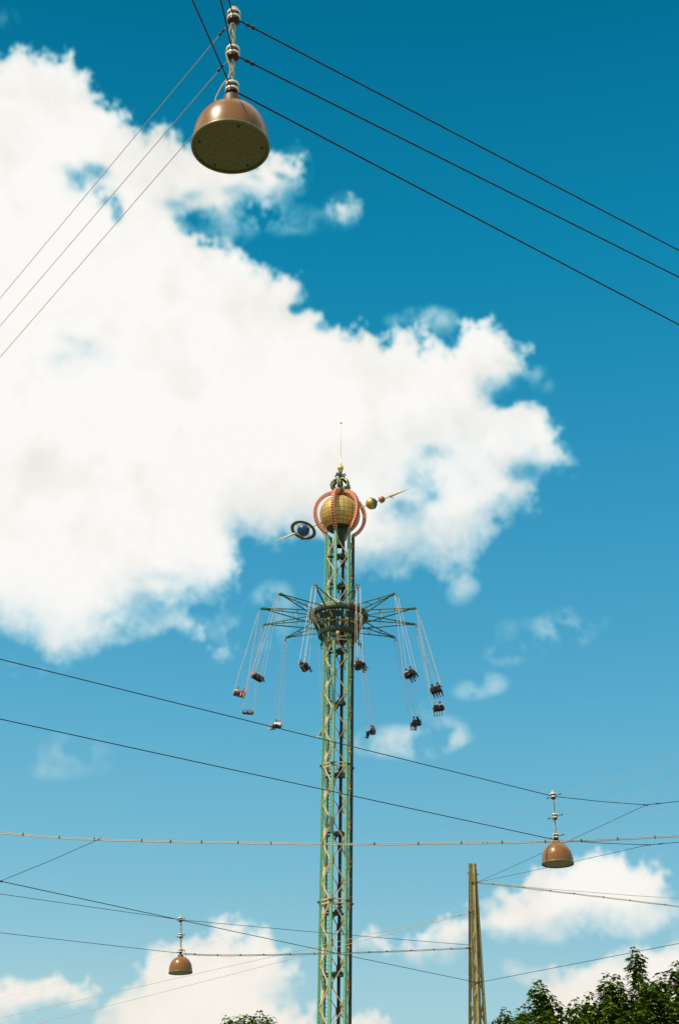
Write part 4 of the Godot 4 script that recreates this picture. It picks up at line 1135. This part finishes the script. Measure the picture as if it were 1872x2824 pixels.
func make_people_meshes() -> void:
	var torso := [[Vector3(-0.08, 0.1, 0.0), Vector3(0.08, 0.1, 0.0), 0.115, 0.115], [Vector3(0, 0.12, -0.01), Vector3(0, 0.4, -0.06), 0.12, 0.135], [Vector3(-0.13, 0.44, -0.07), Vector3(0.13, 0.44, -0.07), 0.075, 0.075]]
	var head := [[Vector3(0, 0.48, -0.07), Vector3(0, 0.6, -0.04), 0.055, 0.05], [Vector3(0, 0.645, -0.005), Vector3(0, 0.72, -0.025), 0.075, 0.092], [Vector3(0, 0.655, 0.062), Vector3(0, 0.69, 0.05), 0.016, 0.012], [Vector3(-0.082, 0.665, -0.02), Vector3(-0.086, 0.7, -0.025), 0.014, 0.016], [Vector3(0.082, 0.665, -0.02), Vector3(0.086, 0.7, -0.025), 0.014, 0.016]]
	var legs := []
	var feet := []
	for s in [-1.0, 1.0]:
		var knee := Vector3(0.125 * s, 0.12, 0.45)
		var ankle := Vector3((0.12 if s > 0 else 0.15) * s, -0.29, 0.5 if s > 0 else 0.56)
		legs.append([Vector3(0.095 * s, 0.09, 0.02), knee, 0.088, 0.062])
		legs.append([knee, knee.lerp(ankle, 0.35) - Vector3(0, 0, 0.015), 0.058, 0.056])
		legs.append([knee.lerp(ankle, 0.35) - Vector3(0, 0, 0.015), ankle, 0.056, 0.038])
		feet.append([ankle + Vector3(0, -0.045, -0.03), ankle + Vector3(0.01 * s, -0.06, 0.13), 0.04, 0.032])
	for v in 2:
		var upper := []
		var lower := []
		var body := st_new()
		for s in [-1.0, 1.0]:
			var sh := Vector3(0.175 * s, 0.435, -0.07)
			var el := Vector3(0.25 * s, 0.19, 0.02)
			var wr := Vector3(0.17 * s, 0.23, 0.25)
			if v == 1:
				el = Vector3(0.31 * s, 0.33, 0.1)
				wr = Vector3(0.33 * s, 0.57, 0.13)
			upper.append([sh, el, 0.052, 0.042])
			lower.append([el, wr, 0.041, 0.028])
			hand(body, wr, (wr - el).normalized() if v == 0 else Vector3(0, 1, 0), Vector3(0, -1, 0.2) if v == 0 else Vector3(-s, 0, 0.3), s)
		nets(body, torso + head + legs + feet + upper + lower, 0.05, 0.022)
		people["body%d" % v] = body.commit()
		var shirt := st_new()
		nets(shirt, grown(torso + upper + (lower if v == 0 else []), 0.02), 0.05, 0.024, "shirt")
		people["shirt%d" % v] = shirt.commit()
	var hips := [torso[0]]
	var trousers := st_new()
	nets(trousers, grown(hips + legs, 0.017), 0.04, 0.024, "trousers")
	people["trousers"] = trousers.commit()
	var shorts := st_new()
	nets(shorts, grown(hips + [legs[0], legs[3]], 0.022), 0.04, 0.024, "shorts")
	people["shorts"] = shorts.commit()
	var shoes := st_new()
	nets(shoes, grown(feet, 0.014), 0.02, 0.018, "shoes")
	people["shoes"] = shoes.commit()
	var short_hair := st_new()
	nets(short_hair, [[Vector3(0, 0.665, -0.03), Vector3(0, 0.73, -0.028), 0.095, 0.104]], 0.02, 0.018, "short_hair")
	people["short_hair"] = short_hair.commit()
	var long_hair := st_new()
	nets(long_hair, [[Vector3(0, 0.68, -0.03), Vector3(0, 0.73, -0.028), 0.1, 0.106], [Vector3(0, 0.68, -0.07), Vector3(0, 0.42, -0.15), 0.09, 0.06]], 0.05, 0.018, "long_hair")
	people["long_hair"] = long_hair.commit()

func grown(bones: Array, by: float) -> Array:
	var r := []
	for b: Array in bones:
		r.append([b[0], b[1], b[2] + by, b[3] + by])
	return r

func make_person(xf: Transform3D, label: String, look: Array) -> void:
	# look: pose, top, trousers or shorts, their cloth, shoes, hair kind, hair colour
	var t := thing("person", label, "person", xf, "riders on the swings")
	part("body", people["body%d" % look[0]], mats.skin, t)
	part("top", people["shirt%d" % look[0]], mats[look[1]], t)
	part(look[2], people[look[2]], mats[look[3]], t)
	part("shoes", people["shoes"], mats[look[4]], t)
	part("hair", people[look[5]], mats[look[6]], t)

func make_gondola(k: int, label: String, riders: Array) -> void:
	var a := k * 30.0 + 13.0
	var centre := TOWER + Vector3(0, RING_Y, 0)
	var tip := centre + polar(a, TIP_RADIUS + 0.46, -0.3)
	var seat := centre + polar(a - 3.4 + [0.0, 0.6, -0.4, 0.5, -0.6, 0.3][k % 6], SEAT_RADIUS + [0.0, 0.12, -0.1][k % 3], -SEAT_DROP)
	seat += Vector3(0.22, 0, 0)
	var up := (tip - seat).normalized()
	var fwd := polar(a + 90.0, 1.0)
	fwd = (fwd - up * fwd.dot(up)).normalized()
	var right := up.cross(fwd)
	var pitch: float = [-0.2, -0.12, -0.1, -0.06, -0.08, -0.1, -0.14, -0.12, -0.14, -0.1, -0.3, -0.34][k]
	var bs := Basis(right, up, fwd) * Basis(Vector3.RIGHT, pitch)
	var xf := Transform3D(bs, seat)
	var t := thing("swing_gondola", label, "swing seat", xf, "double seats hanging from the carousel")
	var sh := st_new()
	# moulded shell: cushion, back, cheeks
	box(sh, Transform3D(Basis(Vector3.RIGHT, -0.08), Vector3(0, -0.045, 0.1)), Vector3(1.06, 0.07, 0.4), 0.03)
	for s in [-1.0, 1.0]:
		# bucket back with a rounded top
		box(sh, Transform3D(Basis(Vector3.RIGHT, -0.2), Vector3(0.265 * s, 0.15, -0.225)), Vector3(0.45, 0.38, 0.06), 0.025)
		box(sh, Transform3D(Basis(Vector3.RIGHT, -0.2), Vector3(0.265 * s, 0.35, -0.266)), Vector3(0.34, 0.12, 0.05), 0.024)
		for q in [-1.0, 1.0]:
			box(sh, Transform3D(Basis(Vector3.RIGHT, -0.25), Vector3(0.265 * s + 0.225 * q, 0.06, -0.02)), Vector3(0.04, 0.18, 0.42), 0.018)
	part("seat_shell", sh.commit(), mats.seat_black, t)
	for s in [-1.0, 1.0]:
		part("back_pad", boxed(Vector3(0.34, 0.36, 0.03), 0.012), mats.seat_black, t, Transform3D(Basis(Vector3.RIGHT, -0.2), Vector3(0.265 * s, 0.2, -0.19)))
	var tr := st_new()
	box(tr, Transform3D(Basis.IDENTITY, Vector3(0, -0.095, 0.0)), Vector3(1.18, 0.03, 0.05), 0.008)
	box(tr, Transform3D(Basis(Vector3.RIGHT, -0.2), Vector3(0, 0.04, -0.25)), Vector3(1.16, 0.035, 0.03), 0.008)
	part("frame_bar", tr.commit(), mats.seat_pale if k == 11 or k == 8 else mats.seat_black, t)
	var bar := st_new()
	tube(bar, [Vector3(-0.56, 0.16, -0.06), Vector3(-0.56, 0.24, 0.2), Vector3(-0.5, 0.25, 0.3), Vector3(0.5, 0.25, 0.3), Vector3(0.56, 0.24, 0.2), Vector3(0.56, 0.16, -0.06)], [0.022], 7)
	part("lap_bar", bar.commit(), mats.seat_black, t)
	var inv := xf.affine_inverse()
	var spread := polar(a + 90.0, 1.0)
	for s in [-1.0, 1.0]:
		for f in [-1.0, 1.0]:
			var foot := Vector3(0.585 * s, 0.2 if f < 0 else 0.1, 0.26 if f > 0 else -0.24)
			var head: Vector3 = inv * (tip + spread * 0.2 * f + Vector3(0, -0.04, 0) + polar(a, 0.04 * -s))
			part("chain", rod(foot, head, 0.017, 5), mats.chain, t)
	for r: Array in riders:
		make_person(xf * Transform3D(Basis(Vector3.RIGHT, 0.02).scaled(Vector3.ONE * 1.04), Vector3(0.265 * r[0], 0.0, -0.02)), r[1], r[2])

func make_rides() -> void:
	make_people_meshes()
	var B := "cloth_black"
	var N := "cloth_navy"
	# local +x is to the ride's axis or away: rider -1 sits on the outside
	make_gondola(0, "black double swing seat hanging just right of tower, near side, beside its legs", [[-1.0, "person in dark clothes on seat just right of the tower below carousel", [0, B, "trousers", B, "cloth_black", "short_hair", "hair_dark"]], [1.0, "person in white top on seat just right of the tower below carousel", [1, "cloth_white", "trousers", "cloth_grey", "cloth_grey", "long_hair", "hair_red"]]])
	make_gondola(1, "black double swing seat second from top on the right side", [[-1.0, "person in dark clothes and white shoes, right seat below the upper right arm", [0, B, "trousers", N, "cloth_white", "short_hair", "hair_brown"]], [1.0, "person in yellow top on the seat below the upper right arm", [0, "cloth_yellow", "trousers", B, "cloth_black", "short_hair", "hair_dark"]]])
	make_gondola(2, "rightmost upper double swing seat with two riders dressed in black", [[-1.0, "person in black with arms raised, outer rider of rightmost upper seat", [1, B, "trousers", B, "cloth_black", "short_hair", "hair_brown"]], [1.0, "person in black, inner rider of the rightmost upper seat", [0, B, "trousers", B, "cloth_black", "long_hair", "hair_dark"]]])
	make_gondola(3, "rightmost lower double swing seat holding a blond and a white-topped rider", [[-1.0, "person in white top on the rightmost lower swing seat", [0, "cloth_white", "shorts", N, "cloth_grey", "short_hair", "hair_brown"]], [1.0, "person with long blond hair on the rightmost lower swing seat", [0, N, "shorts", B, "cloth_black", "long_hair", "hair_blond"]]])
	make_gondola(4, "second-lowest black double swing seat right of the tower, riders turned away", [[-1.0, "person with long dark hair on the second-lowest seat right of tower", [0, B, "trousers", B, "cloth_black", "long_hair", "hair_dark"]], [1.0, "person with bare shins and white shoes on second-lowest seat right of tower", [0, N, "shorts", B, "cloth_white", "short_hair", "hair_dark"]]])
	make_gondola(5, "lowest black double swing seat right of the tower", [[-1.0, "person with red hair and black clothes on lowest seat right of tower", [0, B, "trousers", B, "cloth_black", "long_hair", "hair_red"]], [1.0, "person in black with dark hair on lowest seat right of tower", [0, B, "trousers", B, "cloth_black", "short_hair", "hair_dark"]]])
	make_gondola(6, "double swing seat mostly hidden behind the tower's left edge", [[1.0, "person with bare legs and white shoes peeking out left of the tower", [0, "cloth_rose", "shorts", "cloth_red", "cloth_white", "short_hair", "hair_brown"]]])
	make_gondola(7, "lowest double swing seat left of the tower with white-topped riders", [[-1.0, "person in white top with dark hair on lowest seat left of tower", [0, "cloth_white", "shorts", "cloth_cream", "cloth_white", "short_hair", "hair_dark"]], [1.0, "person in white top and long black trousers on lowest left seat", [0, "cloth_white", "trousers", B, "cloth_black", "short_hair", "hair_blond"]]])
	make_gondola(8, "empty double swing seat hanging at far left of the ride", [])
	make_gondola(9, "leftmost double swing seat with cream-topped and red-dressed riders", [[-1.0, "person in cream top and dark trousers on the leftmost swing seat", [0, "cloth_cream", "trousers", B, "cloth_black", "short_hair", "hair_brown"]], [1.0, "person in red with bare legs and raised arm on leftmost swing seat", [1, "cloth_red", "shorts", "cloth_red", "cloth_black", "long_hair", "hair_red"]]])
	make_gondola(10, "tilted double swing seat on the upper left, second from the tower", [[-1.0, "person in rose top lying back in the tilted upper left seat", [0, "cloth_rose", "trousers", B, "cloth_black", "short_hair", "hair_red"]], [1.0, "person in white top and dark trousers in the tilted upper left seat", [0, "cloth_white", "trousers", N, "cloth_black", "short_hair", "hair_blond"]]])
	make_gondola(11, "tilted double swing seat just left of the tower, near side", [[-1.0, "person with red hair and black clothes in tilted seat left of tower", [0, B, "trousers", B, "cloth_black", "long_hair", "hair_red"]], [1.0, "person in black with grey shoes in tilted seat left of tower", [0, B, "trousers", B, "cloth_grey", "short_hair", "hair_dark"]]])

# ------------------------------------------------------------------ trees
func leaf_mesh() -> Mesh:
	var st := st_new()
	var rim := [Vector3(0, 0, 0), Vector3(-0.16, 0.02, 0.1), Vector3(-0.48, -0.03, 0.26), Vector3(-0.27, 0.02, 0.42), Vector3(-0.42, -0.06, 0.72), Vector3(-0.15, 0.02, 0.66), Vector3(0, -0.1, 1.0), Vector3(0.15, 0.02, 0.66), Vector3(0.42, -0.06, 0.72), Vector3(0.27, 0.02, 0.42), Vector3(0.48, -0.03, 0.26), Vector3(0.16, 0.02, 0.1)]
	var mid := Vector3(0, 0.05, 0.4)
	for k in rim.size():
		var a: Vector3 = rim[k]
		var b: Vector3 = rim[(k + 1) % rim.size()]
		var n := (b - mid).cross(a - mid).normalized()
		if n.y < 0.0:
			n = -n
		tri(st, mid, a, b, n, n, n)
	return st.commit()

func make_tree(idx: int, label: String, size: float, feet: Vector3, tall: float, upright: bool) -> void:
	var shoots: Array = SHOOTS[idx]
	var t := thing("broadleaf_tree", label, "tree", Transform3D(Basis.IDENTITY, feet), "trees rising from the bottom edge")
	var trunk := st_new()
	var fork := Vector3(0, tall * 0.45, 0)
	tube(trunk, [Vector3.ZERO, Vector3(0.05, tall * 0.2, 0.03), fork], [0.3, 0.24, 0.19], 10)
	part("trunk", trunk.commit(), mats.bark, t)
	var xfs := []
	var cols := []
	var limbs := st_new()
	var tips := []
	for s: Vector3 in shoots:
		tips.append([s - feet, 3.0 if upright else 1.7, true])
	# more shoots lower down to fill the crown behind and below
	var extra := 50 if upright else 30
	var lowest := 1e3
	for s: Vector3 in shoots:
		lowest = minf(lowest, s.y - feet.y)
	for k in extra:
		var ref: Vector3 = shoots[rng.randi_range(0, shoots.size() - 1)] - feet
		var p := ref + Vector3(rng.randf_range(-0.9, 0.9), 0.0, rng.randf_range(-1.6, 1.4))
		p.y = lowest - rng.randf_range(0.55 if upright else 0.1, 2.8)
		tips.append([p, 1.6, false])
	for e: Array in tips:
		var tip: Vector3 = e[0]
		var long: float = e[1]
		var root := Vector3(tip.x * 0.9, tip.y - long, tip.z * 0.9) + Vector3(rng.randf_range(-0.2, 0.2), 0, rng.randf_range(-0.2, 0.2))
		tube(limbs, [fork + Vector3(tip.x, 0, tip.z) * 0.06, fork.lerp(root, 0.6) + Vector3(0, 0.2, 0), root, root.lerp(tip, 0.6), tip], [0.07, 0.045, 0.03, 0.018, 0.006], 5, false)
		var d := 0.0
		var whorl := rng.randf() * TAU
		while d < long:
			var f := d / long
			var at := tip.lerp(root, f)
			var reach := minf(0.12 + d * (0.8 if upright else 0.7), 0.31 if upright else 0.62)
			var count := 7 if d < 0.3 else 15
			for q in count:
				var w := whorl + TAU * q / count + rng.randf_range(-0.5, 0.5)
				var r := reach * rng.randf_range(0.25, 1.05)
				var outw := Vector3(cos(w), 0, sin(w))
				var pos := at + outw * r + Vector3(0, rng.randf_range(-0.1, 0.06) - r * 0.12, 0)
				var ls := size * rng.randf_range(0.65, 1.15) * (0.7 if d < 0.2 else 1.0)
				var droop := rng.randf_range(0.05, 0.75)
				var fw := (outw * cos(droop) + Vector3.DOWN * sin(droop)).normalized()
				var sd := fw.cross(Vector3.UP).normalized()
				sd = (sd + Vector3(0, rng.randf_range(-0.35, 0.35), 0)).normalized()
				var up := sd.cross(fw).normalized()
				sd = fw.cross(up).normalized()
				xfs.append(Transform3D(Basis(-sd * ls, up * ls, fw * ls), pos))
				var g := rng.randf()
				var tone := rng.randf_range(0.7, 1.25)
				cols.append(Color(lerpf(0.028, 0.17, g * g * g) * tone, lerpf(0.07, 0.2, g * g * g) * tone, 0.005 * tone))
			whorl += 0.9
			d += 0.075
	part("branches", limbs.commit(), mats.bark, t)
	var mm := MultiMesh.new()
	mm.transform_format = MultiMesh.TRANSFORM_3D
	mm.use_colors = true
	mm.mesh = leaf
	mm.instance_count = xfs.size()
	for k in xfs.size():
		mm.set_instance_transform(k, xfs[k])
		mm.set_instance_color(k, cols[k])
	var o := MultiMeshInstance3D.new()
	o.name = "crown"
	o.multimesh = mm
	o.material_override = mats.leaf
	o.set_meta("kind", "stuff")
	t.add_child(o, true)

var leaf: Mesh

# ------------------------------------------------------------------ scene
func _ready() -> void:
	rng.seed = 20240611
	var cam := Camera3D.new()
	cam.name = "camera"
	cam.fov = 39.6
	cam.near = 0.1
	cam.far = 3000.0
	cam.transform = Transform3D(Basis(Vector3.RIGHT, deg_to_rad(27.3)) * Basis(Vector3.BACK, deg_to_rad(0.68)), Vector3(0, 1.6, 0))
	add_child(cam)
	cam.current = true
	var env := Environment.new()
	env.background_mode = Environment.BG_SKY
	env.tonemap_mode = Environment.TONE_MAPPER_LINEAR
	env.tonemap_exposure = 1.0
	env.sdfgi_enabled = true
	env.ssao_enabled = true
	env.ssil_enabled = true
	var sky := Sky.new()
	var pano := PanoramaSkyMaterial.new()
	pano.panorama = ImageTexture.create_from_image(make_sky())
	sky.sky_material = pano
	env.sky = sky
	var we := WorldEnvironment.new()
	we.name = "world_environment"
	we.environment = env
	add_child(we)
	var sun := DirectionalLight3D.new()
	sun.name = "sun"
	sun.light_color = Color(1.0, 0.95, 0.84)
	sun.light_energy = 1.6
	sun.light_angular_distance = 0.5
	sun.shadow_enabled = true
	var to_sun := Vector3(-0.455, 0.82, 0.325).normalized()
	sun.transform = Transform3D(Basis.looking_at(-to_sun, Vector3.UP), Vector3.ZERO)
	add_child(sun)
	make_materials()
	unit_flat = boxed(Vector3.ONE)
	leaf = leaf_mesh()
	clip_mesh = boxed(Vector3(0.016, 0.05, 0.022), 0.004)
	# ground
	var ground := MeshInstance3D.new()
	ground.name = "ground"
	var pl := PlaneMesh.new()
	pl.size = Vector2(1600, 1600)
	ground.mesh = pl
	ground.material_override = mats.paving
	ground.set_meta("kind", "structure")
	add_child(ground)
	print("setting done")
	make_tower()
	make_carousel()
	make_mast()
	print("structures done")
	make_rides()
	print("riders done")
	make_tree(0, "lower green tree with one tall shoot, nearest the lattice mast", 0.23, Vector3(6.0, 0, -55.5), 10.0, true)
	make_tree(1, "middle green tree of paired shoots between the lower and tallest trees", 0.23, Vector3(9.0, 0, -55.0), 10.6, true)
	make_tree(2, "tallest green tree with pointed shoots at the bottom right corner", 0.23, Vector3(12.4, 0, -54.5), 11.4, true)
	make_tree(3, "small bushy tree top at the bottom edge left of the tower", 0.19, Vector3(-3.1, 0, -46.0), 7.4, false)
	print("trees done")
	var lamp_labels := ["large brown bell-shaped street lamp hanging in the foreground at top", "medium brown bell-shaped street lamp hanging at right above the lattice mast", "small brown bell-shaped street lamp hanging at lower left"]
	for k in 3:
		var up: Vector3 = LAMPS[k][1]
		var x := up.cross(Vector3.BACK).normalized()
		make_lamp(Transform3D(Basis(x, up, x.cross(up)), LAMPS[k][0]), lamp_labels[k], [0.0, 30.0, 170.0][k], [0.035, -0.03, -0.02][k])
	for w: Array in WIRES:
		make_wire(w, "span wires holding the lamps")
	for k in CABLES.size():
		make_cable(CABLES[k], k != 1)
